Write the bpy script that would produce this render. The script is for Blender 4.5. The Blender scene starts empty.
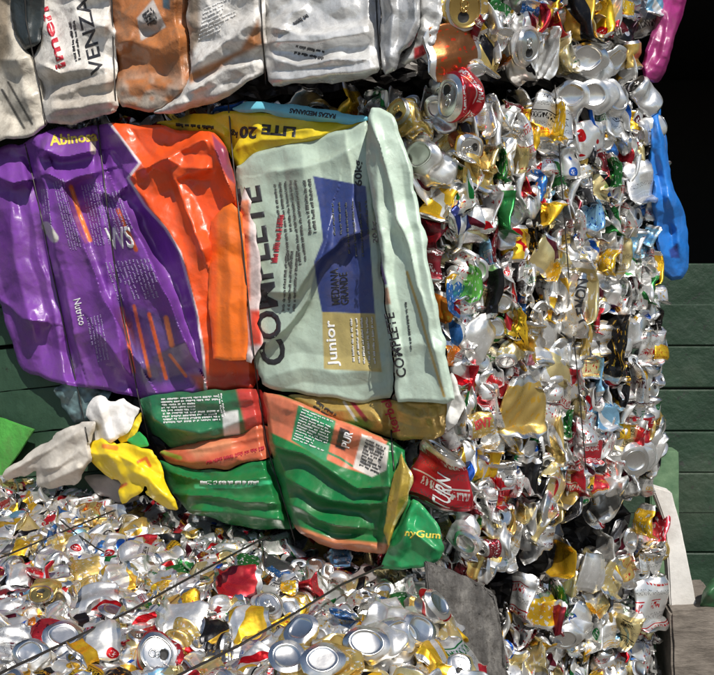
import bpy, bmesh, math, random
import numpy as np
from mathutils import Vector, Matrix
rnd = random.Random(11)
nrng = np.random.default_rng(7)
R = math.radians
scene = bpy.context.scene
COL = scene.collection
# ------------------------------------------------------------------ camera
CAMZ, F, PITCH = 1.6, 1000.0, R(5.09)
cp, sp = math.cos(PITCH), math.sin(PITCH)
cam_d = bpy.data.cameras.new('camera'); cam = bpy.data.objects.new('camera', cam_d); COL.objects.link(cam)
cam.location = (0, 0, CAMZ); cam.rotation_euler = (R(90) - PITCH, 0, 0)
cam_d.sensor_width = 36; cam_d.lens = 36 * F / 714; cam_d.clip_end = 200; cam_d.clip_start = .02
scene.camera = cam
CAMP = np.array([0, 0, CAMZ])
def ray(px, py):
    px = np.asarray(px, float); py = np.asarray(py, float)
    x = (px - 357) / F; u = (337.5 - py) / F
    return np.stack([x, cp + u * sp, -sp + u * cp], -1)
def topx(P):
    d = P - CAMP; z = d[..., 1] * cp - d[..., 2] * sp
    return 357 + F * d[..., 0] / z, 337.5 - F * (d[..., 1] * sp + d[..., 2] * cp) / z
class Plane:
    def __init__(s, o, n, up=(0, 0, 1)):
        s.o = np.array(o, float); n = np.array(n, float); s.n = n / np.linalg.norm(n)
        u = np.cross(up, s.n); s.u = u / np.linalg.norm(u); s.v = np.cross(s.n, s.u)
    def at(s, px, py, h=0):
        d = ray(px, py)
        t = ((s.o - CAMP) @ s.n + h) / (d @ s.n)
        return CAMP + d * np.asarray(t)[..., None]
    def uv(s, a, b, h=0): return s.o + s.u * a + s.v * b + s.n * h
    def frame(s): return s.u, s.v, s.n
# corners of the middle bale in plan
C0 = np.array([.186, 1.90]); L0 = np.array([-.787, 2.565]); R0 = np.array([.671, 2.20])
def face(a, b, z, push=0):
    d = (b - a) / np.linalg.norm(b - a); n = np.array([d[1], -d[0]])
    if n @ (-(a + b) / 2) < 0: n = -n
    return Plane((a[0] + n[0] * push, a[1] + n[1] * push, z), (n[0], n[1], 0))
Z_MID0, Z_MID1, Z_LOW = CAMZ - .62, CAMZ + .29, CAMZ - .665
PL = face(C0, L0, Z_MID0)           # left face of middle bale
PR = face(C0, R0, Z_MID0)           # right face of middle bale
PUL = face(C0, L0, Z_MID1 + .02, .015)
PUR = face(C0, R0, Z_MID1 + .02, .0)
PLR = face(C0, R0, 0, -.035)         # lower right bale
PTOP = Plane((0, 1.6, Z_LOW), (0, 0, 1), (0, -1, 0))
PTOP.u = np.array([1., 0, 0]); PTOP.v = np.array([0, 1., 0])
# ------------------------------------------------------------------ noise
TAB = nrng.random((128, 128))
def vn(x, y, s=0):
    x = np.asarray(x, float) + s * 17.31; y = np.asarray(y, float) + s * 9.77
    xi = np.floor(x).astype(int); yi = np.floor(y).astype(int); fx = x - xi; fy = y - yi
    fx = fx * fx * (3 - 2 * fx); fy = fy * fy * (3 - 2 * fy)
    a = TAB[xi % 128, yi % 128]; b = TAB[(xi + 1) % 128, yi % 128]; c = TAB[xi % 128, (yi + 1) % 128]; d = TAB[(xi + 1) % 128, (yi + 1) % 128]
    return (a * (1 - fx) + b * fx) * (1 - fy) + (c * (1 - fx) + d * fx) * fy
def rid(x, y, s=0): return 1 - np.abs(2 * vn(x, y, s) - 1) * 1.6
def facet(x, y, s=0):
    """piecewise planar noise: flat facets that meet in straight sharp creases, like crumpled film"""
    x = np.asarray(x, float) + s * 13.7; y = np.asarray(y, float) + s * 7.9
    xi = np.floor(x).astype(int); yi = np.floor(y).astype(int); fx = x - xi; fy = y - yi
    a = TAB[xi % 128, yi % 128]; b = TAB[(xi + 1) % 128, yi % 128]; c = TAB[xi % 128, (yi + 1) % 128]; d = TAB[(xi + 1) % 128, (yi + 1) % 128]
    A = np.where(fx + fy < 1, a + (b - a) * fx + (c - a) * fy, d + (c - d) * (1 - fx) + (b - d) * (1 - fy))
    B = np.where(fx > fy, a + (b - a) * fx + (d - b) * fy, a + (d - c) * fx + (c - a) * fy)
    return np.where(TAB[(yi * 7 + 3) % 128, (xi * 5 + 1) % 128] > .5, A, B)
def ss(x, a, b):
    t = np.clip((x - a) / (b - a), 0, 1); return t * t * (3 - 2 * t)
def seg_d(X, Y, pts):
    """signed distance to a polyline (+ = right of travel in image coords) and end taper parameter"""
    best = np.full(X.shape, 1e9); side = np.ones(X.shape); T = np.zeros(X.shape)
    n = len(pts) - 1
    for i in range(n):
        (x0, y0), (x1, y1) = pts[i], pts[i + 1]
        dx, dy = x1 - x0, y1 - y0; L2 = dx * dx + dy * dy + 1e-9
        t = np.clip(((X - x0) * dx + (Y - y0) * dy) / L2, 0, 1)
        ex = X - x0 - t * dx; ey = Y - y0 - t * dy; d = np.hypot(ex, ey)
        m = d < best
        best = np.where(m, d, best); side = np.where(m, np.sign(dx * ey - dy * ex), side); T = np.where(m, (i + t) / n, T)
    return best, side, T
def inpoly(X, Y, poly):
    ins = np.zeros(X.shape, bool); n = len(poly)
    for i in range(n):
        x0, y0 = poly[i]; x1, y1 = poly[(i + 1) % n]
        c = ((y0 > Y) != (y1 > Y)) & (X < (x1 - x0) * (Y - y0) / ((y1 - y0) if y1 != y0 else 1e-9) + x0)
        ins ^= c
    return ins
def polysd(X, Y, poly):
    d, _, _ = seg_d(X, Y, list(poly) + [poly[0]]); return np.where(inpoly(X, Y, poly), d, -d)
def closest(x, y, poly):
    best = None
    n = len(poly)
    for i in range(n):
        x0, y0 = poly[i]; x1, y1 = poly[(i + 1) % n]; dx, dy = x1 - x0, y1 - y0
        t = min(1, max(0, ((x - x0) * dx + (y - y0) * dy) / (dx * dx + dy * dy + 1e-9)))
        qx, qy = x0 + t * dx, y0 + t * dy; d = (qx - x) ** 2 + (qy - y) ** 2
        if best is None or d < best[0]: best = (d, qx, qy)
    return best[1], best[2]
def smoothpoly(poly, it=1, wob=0, seed=1):
    P = [tuple(p) for p in poly]; rr = random.Random(seed)
    for _ in range(it):
        Q = []
        for i in range(len(P)):
            a, b = P[i], P[(i + 1) % len(P)]
            Q += [(a[0] * .9 + b[0] * .1, a[1] * .9 + b[1] * .1), (a[0] * .1 + b[0] * .9, a[1] * .1 + b[1] * .9)]
        P = Q
    if wob:
        Q = []
        for i in range(len(P)):
            a, b = P[i], P[(i + 1) % len(P)]; L = math.hypot(b[0] - a[0], b[1] - a[1]); k = max(1, int(L / 7))
            for j in range(k):
                t = j / k; Q.append((a[0] + (b[0] - a[0]) * t + rr.uniform(-wob, wob), a[1] + (b[1] - a[1]) * t + rr.uniform(-wob, wob)))
        P = Q
    return P
# ------------------------------------------------------------------ materials
def lin(*c):
    o = []
    for v in c:
        v /= 255; o.append(v / 12.92 if v < .04045 else ((v + .055) / 1.055) ** 2.4)
    return tuple(o)
class NT:
    def __init__(s, name):
        m = bpy.data.materials.new(name); m.use_nodes = True; s.m = m; s.t = m.node_tree; s.t.nodes.clear()
        s.out = s.n('ShaderNodeOutputMaterial'); s.b = s.n('ShaderNodeBsdfPrincipled'); s.l(s.b.outputs[0], s.out.inputs[0])
    def n(s, t, **k):
        x = s.t.nodes.new(t)
        for a, v in k.items(): setattr(x, a, v)
        return x
    def l(s, a, b): s.t.links.new(a, b)
    def set(s, node, name, v):
        if hasattr(v, 'is_linked') or isinstance(v, bpy.types.NodeSocket): s.l(v, node.inputs[name])
        else:
            if isinstance(v, tuple) and len(v) == 3 and node.inputs[name].type == 'RGBA': v = v + (1,)
            node.inputs[name].default_value = v
    def noise(s, scale, detail=3, rough=.55, vec=None, dist=0):
        x = s.n('ShaderNodeTexNoise'); x.inputs['Scale'].default_value = scale; x.inputs['Detail'].default_value = detail
        x.inputs['Roughness'].default_value = rough; x.inputs['Distortion'].default_value = dist
        if vec is not None: s.l(vec, x.inputs['Vector'])
        return x.outputs['Fac']
    def vor(s, scale, vec=None, feat='F1', out='Distance'):
        x = s.n('ShaderNodeTexVoronoi', feature=feat); x.inputs['Scale'].default_value = scale
        if vec is not None: s.l(vec, x.inputs['Vector'])
        return x.outputs[out]
    def ramp(s, fac, pts, interp='LINEAR'):
        x = s.n('ShaderNodeValToRGB'); x.color_ramp.interpolation = interp
        e = x.color_ramp.elements
        while len(e) < len(pts): e.new(.5)
        for i, (p, c) in enumerate(pts):
            e[i].position = p; c = (c, c, c) if isinstance(c, (int, float)) else c; e[i].color = tuple(c)[:3] + (1,)
        s.l(fac, x.inputs[0]); return x.outputs[0]
    def mix(s, f, a, b, mode='MIX'):
        x = s.n('ShaderNodeMix', data_type='RGBA', blend_type=mode)
        for sock, v in ((x.inputs[0], f), (x.inputs[6], a), (x.inputs[7], b)):
            if isinstance(v, bpy.types.NodeSocket): s.l(v, sock)
            else: sock.default_value = v if isinstance(v, (int, float)) else tuple(v)[:3] + (1,)
        return x.outputs[2]
    def math(s, op, a, b=0):
        x = s.n('ShaderNodeMath', operation=op)
        for i, v in enumerate((a, b)):
            if isinstance(v, bpy.types.NodeSocket): s.l(v, x.inputs[i])
            else: x.inputs[i].default_value = v
        return x.outputs[0]
    def bump(s, h, strength=.3, dist=.001):
        x = s.n('ShaderNodeBump'); x.inputs['Strength'].default_value = strength; x.inputs['Distance'].default_value = dist
        s.l(h, x.inputs['Height']); s.l(x.outputs[0], s.b.inputs['Normal'])
    def coord(s, o='Object'): return s.n('ShaderNodeTexCoord').outputs[o]
    def mapping(s, vec, scale=(1, 1, 1), loc=(0, 0, 0), rot=(0, 0, 0)):
        x = s.n('ShaderNodeMapping'); x.inputs['Scale'].default_value = scale; x.inputs['Location'].default_value = loc; x.inputs['Rotation'].default_value = rot
        s.l(vec, x.inputs['Vector']); return x.outputs[0]
SECOND = [lin(235, 235, 235), lin(185, 20, 30), lin(25, 25, 30), lin(215, 170, 60), lin(30, 90, 190), lin(30, 120, 60), lin(200, 60, 30), lin(90, 25, 40)]
SECNAME = ['white', 'red', 'black', 'gold', 'blue', 'green', 'orange', 'dark red']
def can_mat(kind, attr=False):
    s = NT('can_' + kind + ('_mass' if attr else ''))
    if attr:
        a = s.n('ShaderNodeAttribute', attribute_name='tint'); base = a.outputs['Color']; alpha = a.outputs['Alpha']
        rn = s.n('ShaderNodeAttribute', attribute_name='rndv').outputs['Fac']
    else:
        oi = s.n('ShaderNodeObjectInfo'); base = oi.outputs['Color']; alpha = oi.outputs['Alpha']; rn = oi.outputs['Random']
    sec = s.ramp(s.math('ADD', alpha, .03), [(i / 8, c) for i, c in enumerate(SECOND)], 'CONSTANT')
    uv = s.n('ShaderNodeUVMap').outputs[0]
    off = s.n('ShaderNodeCombineXYZ'); s.l(s.math('MULTIPLY', rn, 7.0), off.inputs[0]); s.l(s.math('MULTIPLY', rn, 3.3), off.inputs[1])
    va = s.n('ShaderNodeVectorMath', operation='ADD'); s.l(uv, va.inputs[0]); s.l(off.outputs[0], va.inputs[1]); uvr = va.outputs[0]
    sepx = s.n('ShaderNodeSeparateXYZ'); s.l(uv, sepx.inputs[0]); V = sepx.outputs[1]
    col = base
    def thr(f, a, b): return s.ramp(f, [(a, 0.), (b, 1.)])
    if kind == 'plain':
        m = thr(s.noise(6, 2, .5, s.mapping(uvr, (2.5, 1.2, 1))), .60, .62); col = s.mix(m, col, sec)
    elif kind == 'band':
        w = s.n('ShaderNodeTexWave'); w.wave_type = 'BANDS'; w.bands_direction = 'DIAGONAL'
        w.inputs['Scale'].default_value = .55; w.inputs['Distortion'].default_value = 3.5; w.inputs['Detail'].default_value = 0; s.l(uvr, w.inputs['Vector'])
        m = thr(w.outputs['Fac'], .80, .82); col = s.mix(m, col, sec)
    elif kind == 'logo':
        v = s.vor(1.0, s.mapping(uvr, (2.2, 1.8, 1)))
        m = s.ramp(v, [(0, 1.), (.30, 1.), (.31, 0.)]); col = s.mix(m, col, sec)
        tx = thr(s.noise(9, 1, .4, s.mapping(uvr, (3.5, 1.6, 1))), .53, .56)
        mm = s.math('MULTIPLY', tx, s.ramp(v, [(0, 1.), (.20, 1.), (.21, 0.)])); col = s.mix(mm, col, (.85, .85, .85))
    elif kind == 'marks':
        # block-letter like marks round the can
        tx = thr(s.noise(10, 1, .3, s.mapping(uvr, (4.6, 1.2, 1))), .49, .52)
        sx_ = s.n('ShaderNodeSeparateXYZ'); s.l(uvr, sx_.inputs[0])
        fr_ = s.math('FRACT', s.math('MULTIPLY', sx_.outputs[1], 2.3)); band = s.math('MULTIPLY', s.math('GREATER_THAN', fr_, .38), s.math('LESS_THAN', fr_, .66))
        line = s.math('MULTIPLY', s.math('GREATER_THAN', fr_, .72), s.math('LESS_THAN', fr_, .77))
        patch = thr(s.noise(2.2, 0, .5, uvr), .40, .42)
        col = s.mix(s.math('MULTIPLY', s.math('MAXIMUM', s.math('MULTIPLY', tx, band), line), patch), col, sec)
        fine = thr(s.noise(34, 0, .4, s.mapping(uvr, (2.2, 1.1, 1))), .56, .60); fb = s.math('LESS_THAN', fr_, .22)
        col = s.mix(s.math('MULTIPLY', s.math('MULTIPLY', fine, fb), .8), col, (.10, .10, .10))
    # printed rings near both ends, bare shoulder
    ends = s.ramp(V, [(0, 1.), (.07, 1.), (.085, 0.), (.90, 0.), (.91, 1.)], 'LINEAR')
    col = s.mix(ends, col, (.78, .77, .75))
    obj = s.coord()
    dirt = thr(s.noise(38, 5, .65, obj), .52, .72)
    dcol = s.mix(.55, col, (.16, .13, .09), 'MIX'); col2 = s.mix(s.math('MULTIPLY', dirt, .5), col, dcol)
    s.set(s.b, 'Base Color', col2)
    met = s.mix(ends, (.80, .80, .80), (1, 1, 1)); s.set(s.b, 'Metallic', met)
    rg = s.ramp(s.noise(22, 3, .6, obj), [(.3, .19), (.7, .44)]); s.set(s.b, 'Roughness', s.math('ADD', rg, s.math('MULTIPLY', dirt, .2)))
    s.bump(s.math('ADD', s.noise(85, 4, .6, obj), s.math('MULTIPLY', s.vor(60, obj), .8)), .22, .0014)
    return s.m
KINDS = ['plain', 'band', 'logo', 'marks']
CM = {k: can_mat(k) for k in KINDS}; CMA = {k: can_mat(k, True) for k in KINDS}
def simple(name, col, rough=.5, metal=0., bumpscale=0, bs=.3, bd=.001, vary=.0, coat=0, dirt=0):
    s = NT(name); o = s.coord(); c = col + (1,) if len(col) == 3 else col
    base = c
    if vary:
        base = s.mix(s.ramp(s.noise(9, 4, .6, o), [(.35, 0.), (.7, 1.)]), tuple(v * (1 - vary) for v in col), tuple(min(1, v * (1 + vary)) for v in col))
    if dirt: base = s.mix(s.math('MULTIPLY', s.ramp(s.noise(14, 6, .7, o), [(.48, 0.), (.75, 1.)]), dirt), base if not isinstance(base, tuple) else base, (.12, .09, .06))
    s.set(s.b, 'Base Color', base); s.b.inputs['Metallic'].default_value = metal
    if vary: s.set(s.b, 'Roughness', s.ramp(s.noise(17, 3, .6, o), [(.3, rough * .75), (.7, min(1, rough * 1.3))]))
    else: s.b.inputs['Roughness'].default_value = rough
    s.b.inputs['Coat Weight'].default_value = coat; s.b.inputs['Coat Roughness'].default_value = .2
    if bumpscale: s.bump(s.noise(bumpscale, 5, .6, o), bs, bd)
    return s.m
M_ALU = simple('bare_aluminium', (.80, .79, .77), .26, 1, 60, .3, .0008, .12, dirt=.45)
M_GOLDLID = simple('gold_lacquered_aluminium', (.72, .50, .17), .28, 1, 60, .3, .0008, .12, dirt=.2)
M_MOUTH_SHADE = simple('mouth_shade_black', (.012, .011, .01), .6)  # near-black faces stand in for the shade inside the can mouth
M_WIRE = simple('dark_steel_wire', (.07, .065, .06), .45, .8, 300, .3, .0005)
M_INK = simple('printed_black_ink', (.025, .025, .03), .45)
M_INKW = simple('printed_white_ink', (.75, .75, .75), .4)
M_INKR = simple('printed_red_ink', (.45, .02, .04), .4)
M_INKY = simple('printed_yellow_ink', (.7, .55, .08), .4)
# ------------------------------------------------------------------ object helpers
def tag(o, label=None, cat=None, group=None, kind=None):
    for k, v in (('label', label), ('category', cat), ('group', group), ('kind', kind)):
        if v: o[k] = v
    return o
def empty(name, loc, M=None):
    o = bpy.data.objects.new(name, None); o.empty_display_size = .02; COL.objects.link(o)
    if M is not None: o.matrix_world = M
    else: o.location = loc
    return o
def mesh_np(name, V, Fc, mats=(), midx=None, uv=None, cols=None, smooth=True):
    me = bpy.data.meshes.new(name); V = np.asarray(V, float)
    if isinstance(Fc, np.ndarray):
        n, k = Fc.shape; me.vertices.add(len(V)); me.vertices.foreach_set('co', V.ravel())
        me.loops.add(n * k); me.loops.foreach_set('vertex_index', Fc.ravel().astype(np.int32))
        me.polygons.add(n); me.polygons.foreach_set('loop_start', np.arange(0, n * k, k, dtype=np.int32))
        me.update(calc_edges=True)
    else: me.from_pydata(V.tolist(), [], [list(f) for f in Fc])
    for m in mats: me.materials.append(m)
    if midx is not None: me.polygons.foreach_set('material_index', np.asarray(midx, np.int32))
    li = np.empty(len(me.loops), np.int32); me.loops.foreach_get('vertex_index', li)
    if uv is not None:
        l = me.uv_layers.new(name='UVMap'); l.data.foreach_set('uv', np.asarray(uv)[li].ravel() if len(uv) == len(V) else np.asarray(uv).ravel())
    if cols is not None:
        a = me.color_attributes.new('tint', 'FLOAT_COLOR', 'POINT'); c = np.ones((len(V), 4)); c[:, :cols.shape[1]] = cols; a.data.foreach_set('color', c.ravel())
    me.polygons.foreach_set('use_smooth', [smooth] * len(me.polygons)); me.update(); me.validate()
    return me
def link(name, me, parent=None):
    o = bpy.data.objects.new(name, me); COL.objects.link(o)
    if parent is not None: o.parent = parent
    return o
# ------------------------------------------------------------------ text to flat triangles
def text_tris(body, bold=0.0, cell=.12):
    cu = bpy.data.curves.new('t', 'FONT'); cu.body = body; cu.size = 1; cu.offset = bold; cu.resolution_u = 3; cu.fill_mode = 'FRONT'
    o = bpy.data.objects.new('t', cu); COL.objects.link(o)
    dg = bpy.context.evaluated_depsgraph_get(); me = bpy.data.meshes.new_from_object(o.evaluated_get(dg))
    bm = bmesh.new(); bm.from_mesh(me); bpy.data.objects.remove(o); bpy.data.curves.remove(cu); bpy.data.meshes.remove(me)
    xs = [v.co.x for v in bm.verts]; ys = [v.co.y for v in bm.verts]
    x0, x1, y0, y1 = min(xs), max(xs), min(ys), max(ys)
    for ax, a, b in ((0, x0, x1), (1, y0, y1)):
        n = int((b - a) / cell)
        for i in range(1, n + 1):
            co = [0, 0, 0]; co[ax] = a + i * cell; no = [0, 0, 0]; no[ax] = 1
            bmesh.ops.bisect_plane(bm, geom=bm.verts[:] + bm.edges[:] + bm.faces[:], plane_co=co, plane_no=no)
    bmesh.ops.triangulate(bm, faces=bm.faces[:])
    bm.verts.index_update()
    V = np.array([[v.co.x, v.co.y] for v in bm.verts]); Fc = np.array([[v.index for v in f.verts] for f in bm.faces]); bm.free()
    V = (V - [x0, y0]) / [x1 - x0, y1 - y0]          # unit box
    return V, Fc
# ------------------------------------------------------------------ crushed can prototypes
NTH = 40
def grid_faces(nr, nt, base=0, flip=False):
    f = []
    for i in range(nr - 1):
        for j in range(nt):
            a = base + i * nt + j; b = base + i * nt + (j + 1) % nt; c = b + nt; d = a + nt
            f.append((a, d, c, b) if flip else (a, b, c, d))
    return f
def can_geometry():
    th = np.arange(NTH) / NTH * 2 * np.pi
    zs = [-60, -57, -52] + list(np.linspace(-48, 47, 24)) + [51, 55, 58, 60]
    rs = [24.5, 28, 32.2] + [33] * 24 + [32, 29.5, 27.5, 27]
    body = [(r * math.cos(t), r * math.sin(t), z) for r, z in zip(rs, zs) for t in th]
    nb = len(zs)
    bf = grid_faces(nb, NTH)
    # per-loop uv to avoid the seam
    uv = []
    for i in range(nb - 1):
        for j in range(NTH):
            u0, u1, v0, v1 = j / NTH, (j + 1) / NTH, (zs[i] + 60) / 120, (zs[i + 1] + 60) / 120
            uv += [(u0 * 2, v0), (u1 * 2, v0), (u1 * 2, v1), (u0 * 2, v1)]
    lr = [(27, 60), (27.4, 61.3), (26.4, 61.6), (25.6, 60), (25.2, 57.2), (24, 56.6), (22.5, 57.6)] + [(r, 57.8) for r in (20, 17.5, 15, 12.5, 10, 7.5, 5, 2.5, .01)]
    lid = np.array([(r * math.cos(t), r * math.sin(t), z) for r, z in lr for t in th])
    # mouth: snap to ellipse and push in
    ex, ey = (lid[:, 0]) / 9.5, (lid[:, 1] + 12) / 8.0; q = np.hypot(ex, ey)
    near = (np.abs(q - 1) < .2) & (np.hypot(lid[:, 0], lid[:, 1]) < 22.6)
    k = np.where(near, 1 / np.maximum(q, 1e-6), 1); lid[:, 0] = np.where(near, lid[:, 0] * k, lid[:, 0]); lid[:, 1] = np.where(near, (lid[:, 1] + 12) * k - 12, lid[:, 1])
    lf = grid_faces(len(lr), NTH)
    lm = []
    for f in lf:
        c = lid[list(f)].mean(0); lm.append(1 if math.hypot(c[0] / 9.5, (c[1] + 12) / 8.0) < .97 else 0)
    inner = np.hypot(lid[:, 0] / 9.5, (lid[:, 1] + 12) / 8.0) < .9
    lid[inner, 2] -= 5
    br = [(24.5, -60), (24, -61.5), (22.5, -61.8), (21, -60), (19.5, -56.5)] + [(r, -52 + (r / 20) ** 2 * -4.5) for r in (18, 15, 12, 9, 6, 3, .01)]
    bs = [(r * math.cos(t), r * math.sin(t), z) for r, z in br for t in th]
    bsf = grid_faces(len(br), NTH, flip=True)
    # tab: flat ring with two openings
    tv, tf = [], []
    def ring(cx, cy, ax, ay, wi, z0, z1, n=18):
        b = len(tv)
        for k in range(n):
            t = k / n * 2 * math.pi; c, s_ = math.cos(t), math.sin(t)
            tv.extend([(cx + ax * c, cy + ay * s_, z0), (cx + ax * c, cy + ay * s_, z1), (cx + (ax - wi) * c, cy + (ay - wi) * s_, z1), (cx + (ax - wi) * c, cy + (ay - wi) * s_, z0)])
        for k in range(n):
            k2 = (k + 1) % n
            for q_ in range(4):
                q2 = (q_ + 1) % 4; tf.append((b + k * 4 + q_, b + k2 * 4 + q_, b + k2 * 4 + q2, b + k * 4 + q2))
    ring(0, 6.5, 7.2, 6.5, 2.6, 58.6, 60.0); ring(0, -1.5, 6.6, 4.5, 2.4, 58.6, 60.0)
    ring(0, -1.5, 2.4, 2.4, 2.3, 58.0, 60.6, 10)
    return (np.array(body), bf, np.array(uv)), (lid, lf, lm), (np.array(bs), bsf), (np.array(tv), tf)
GEO = can_geometry()
def tri(x): return 2 * np.abs(x - np.floor(x + .5)) * 2 - 1
def crush(kind, seed):
    r = np.random.default_rng(seed); U = lambda a, b: r.uniform(a, b)
    folds = []
    for i in range(7):
        k = r.normal(size=3); k[0] *= (.35 if kind in ('sliver', 'flat') else 1); k /= np.linalg.norm(k); n = r.normal(size=3); n -= k * (n @ k); n /= np.linalg.norm(n)
        folds.append((k / U(24, 80), n, U(.8, 3.2), U(0, 1)))
    P = dict(s=U(.30, .52), ell=U(.72, .98), sh=r.normal(size=2) * .18, nb=r.integers(2, 4), ph=U(0, 6.28), fl=U(.16, .34), bend=U(-.5, .5), tw=U(-.5, .5), end=U(-1.1, 1.1), end2=U(-1.1, 1.1), ax=U(.6, .95) * (1.25 if kind == 'sliver' else 1), rot=U(0, 6.28), dz=U(-25, 25), da=U(0, 6.28))
    def f(V):
        V = V.copy(); x, y, z = V.T
        if kind in ('lid', 'base'):
            zz = z if kind == 'lid' else -z
            yy = y if kind == 'lid' else -y
            top = 60; d = (top - zz)                         # distance below the shown end
            w = ss(d, 4, 26)
            rr = 1 + w * (.14 * np.sin(d / 11 + P['ph']) + .10 * np.sin(P['nb'] * np.arctan2(yy, x) + d / 14 + P['ph']))
            X = x * rr; Y = yy * rr; Z = -d * P['s'] * 1.0
            X += P['sh'][0] * d * w; Y += P['sh'][1] * d * w
            Y = Y * P['ell']; a = .10 * np.sin(2 * np.arctan2(yy, x) + P['ph']); X = X * (1 + a)
            Z = Z + 2.2 * np.sin(X / 17 + P['ph']) + (1 - w) * 2.5 * np.sin(Y / 13 + P['tw'] * 3)
            Z += 16
            amp = .25 + .95 * w; V = np.stack([X, Y, Z], 1)
        elif kind in ('flat', 'sliver', 'dent'):
            c, s_ = math.cos(P['rot']), math.sin(P['rot']); x, y = x * c - y * s_, x * s_ + y * c
            X = z * P['ax']; Y = x; Z = y
            if kind == 'dent':
                fl = .80 - .45 * np.exp(-((z - P['dz']) / 22) ** 2)
                Z = Z * fl + (1 - fl) * 5 * np.sin(P['ph']); Y = Y * (1 + (1 - fl) * .25)
                amp = .45
            else:
                fl = P['fl'] * (1 + .35 * np.sin(X / 18 + P['ph']))
                Z = np.sign(Z) * np.abs(Z / 33) ** .8 * 33 * fl; Y = Y * (1.32 + .12 * np.sin(X / 20 + P['ph'] * 2))
                # fold the two ends over
                for sgn, e in ((1, P['end']), (-1, P['end2'])):
                    X0 = sgn * 60 * P['ax'] * .45; dd = np.maximum(0, sgn * (X - X0)); a = e * ss(dd, 0, 10)
                    X = X - sgn * dd * (1 - np.cos(a)); Z = Z + dd * np.sin(a)
                Z = Z + P['bend'] * (X ** 2) / 90 + P['bend'] * 6 * np.sin(Y / 14)
                amp = 1.0
            t = P['tw'] * X / 60 * (1 if kind != 'dent' else .3); Y, Z = Y * np.cos(t) - Z * np.sin(t), Y * np.sin(t) + Z * np.cos(t)
            V = np.stack([X, Y, Z], 1)
        out = V.copy()
        for k, n, a, ph in folds: out += (tri(V @ k + ph) * a)[:, None] * n * (np.asarray(amp)[..., None] if np.ndim(amp) else amp)
        if kind == 'sliver': out = out[:, [0, 2, 1]] * [1, -1, 1] * [1, 1.0, .8]
        return out / 1000
    return f
def gold(c): return c
class Proto: pass
PROTOS = {}
def make_proto(kind, seed, text=None, goldlid=False):
    f = crush(kind, seed); p = Proto(); p.kind = kind
    (bv, bf, buv), (lv, lf, lm), (sv, sf), (tv, tf) = GEO
    V = f(bv); Fc = list(bf); UV = list(buv); mi = [0] * len(bf); mats = [CM['plain']]
    Fn = np.array(bf)
    if text:
        tv2, tf2 = text_tris(text['s'], text.get('bold', .01), .2)
        z0, z1, wd = text['z0'], text['z1'], text['w']; tt_ = np.linspace(0, 2 * np.pi, 73); tp_ = f(np.stack([33 * np.cos(tt_), 33 * np.sin(tt_), tt_ * 0 + (z0 + z1) / 2], 1)); a0 = tt_[np.argmax(tp_[:, 2])] 
             # text runs along the can axis
        zz = z0 + (z1 - z0) * tv2[:, 0]; aa = a0 - wd * (tv2[:, 1] - .5)
        cyl = np.stack([33.9 * np.cos(aa), 33.9 * np.sin(aa), zz], 1); T = f(cyl); T[:, 2] += .0006
        b = len(V); V = np.vstack([V, T]); tfl = [tuple(int(i) + b for i in t) for t in tf2]
        Fc = [tuple(q) for q in bf] + tfl; mi = [0] * len(bf) + [1] * len(tfl); mats = [CM['plain'], text['m']]
        UV = np.vstack([buv, np.zeros((len(tfl) * 3, 2))])
    p.body = mesh_np('body', V, Fc if text else Fn, mats, mi, UV)
    p.body.set_sharp_from_angle(angle=R(38))
    p.lid = mesh_np('lid', f(lv), np.array(lf), [M_GOLDLID if goldlid else M_ALU, M_MOUTH_SHADE], lm)
    p.tab = mesh_np('pull_tab', f(tv), np.array(tf), [M_GOLDLID if goldlid else M_ALU])
    p.base = mesh_np('base', f(sv), np.array(sf), [M_ALU])
    PROTOS.setdefault(kind, []).append(p) if not (text or goldlid) else None
    p.arr = (f(bv), np.array(bf), np.asarray(buv)); p.arr_ends = [(f(lv), np.array(lf), np.array(lm)), (f(sv), np.array(sf), None)]
    return p
for k_, n_ in (('lid', 5), ('base', 6), ('flat', 11), ('sliver', 12), ('dent', 6)):
    for i in range(n_): make_proto(k_, 100 * n_ + i * 7 + len(k_))
PLIDG = [make_proto('lid', 900 + i, goldlid=True) for i in range(2)]
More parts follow.
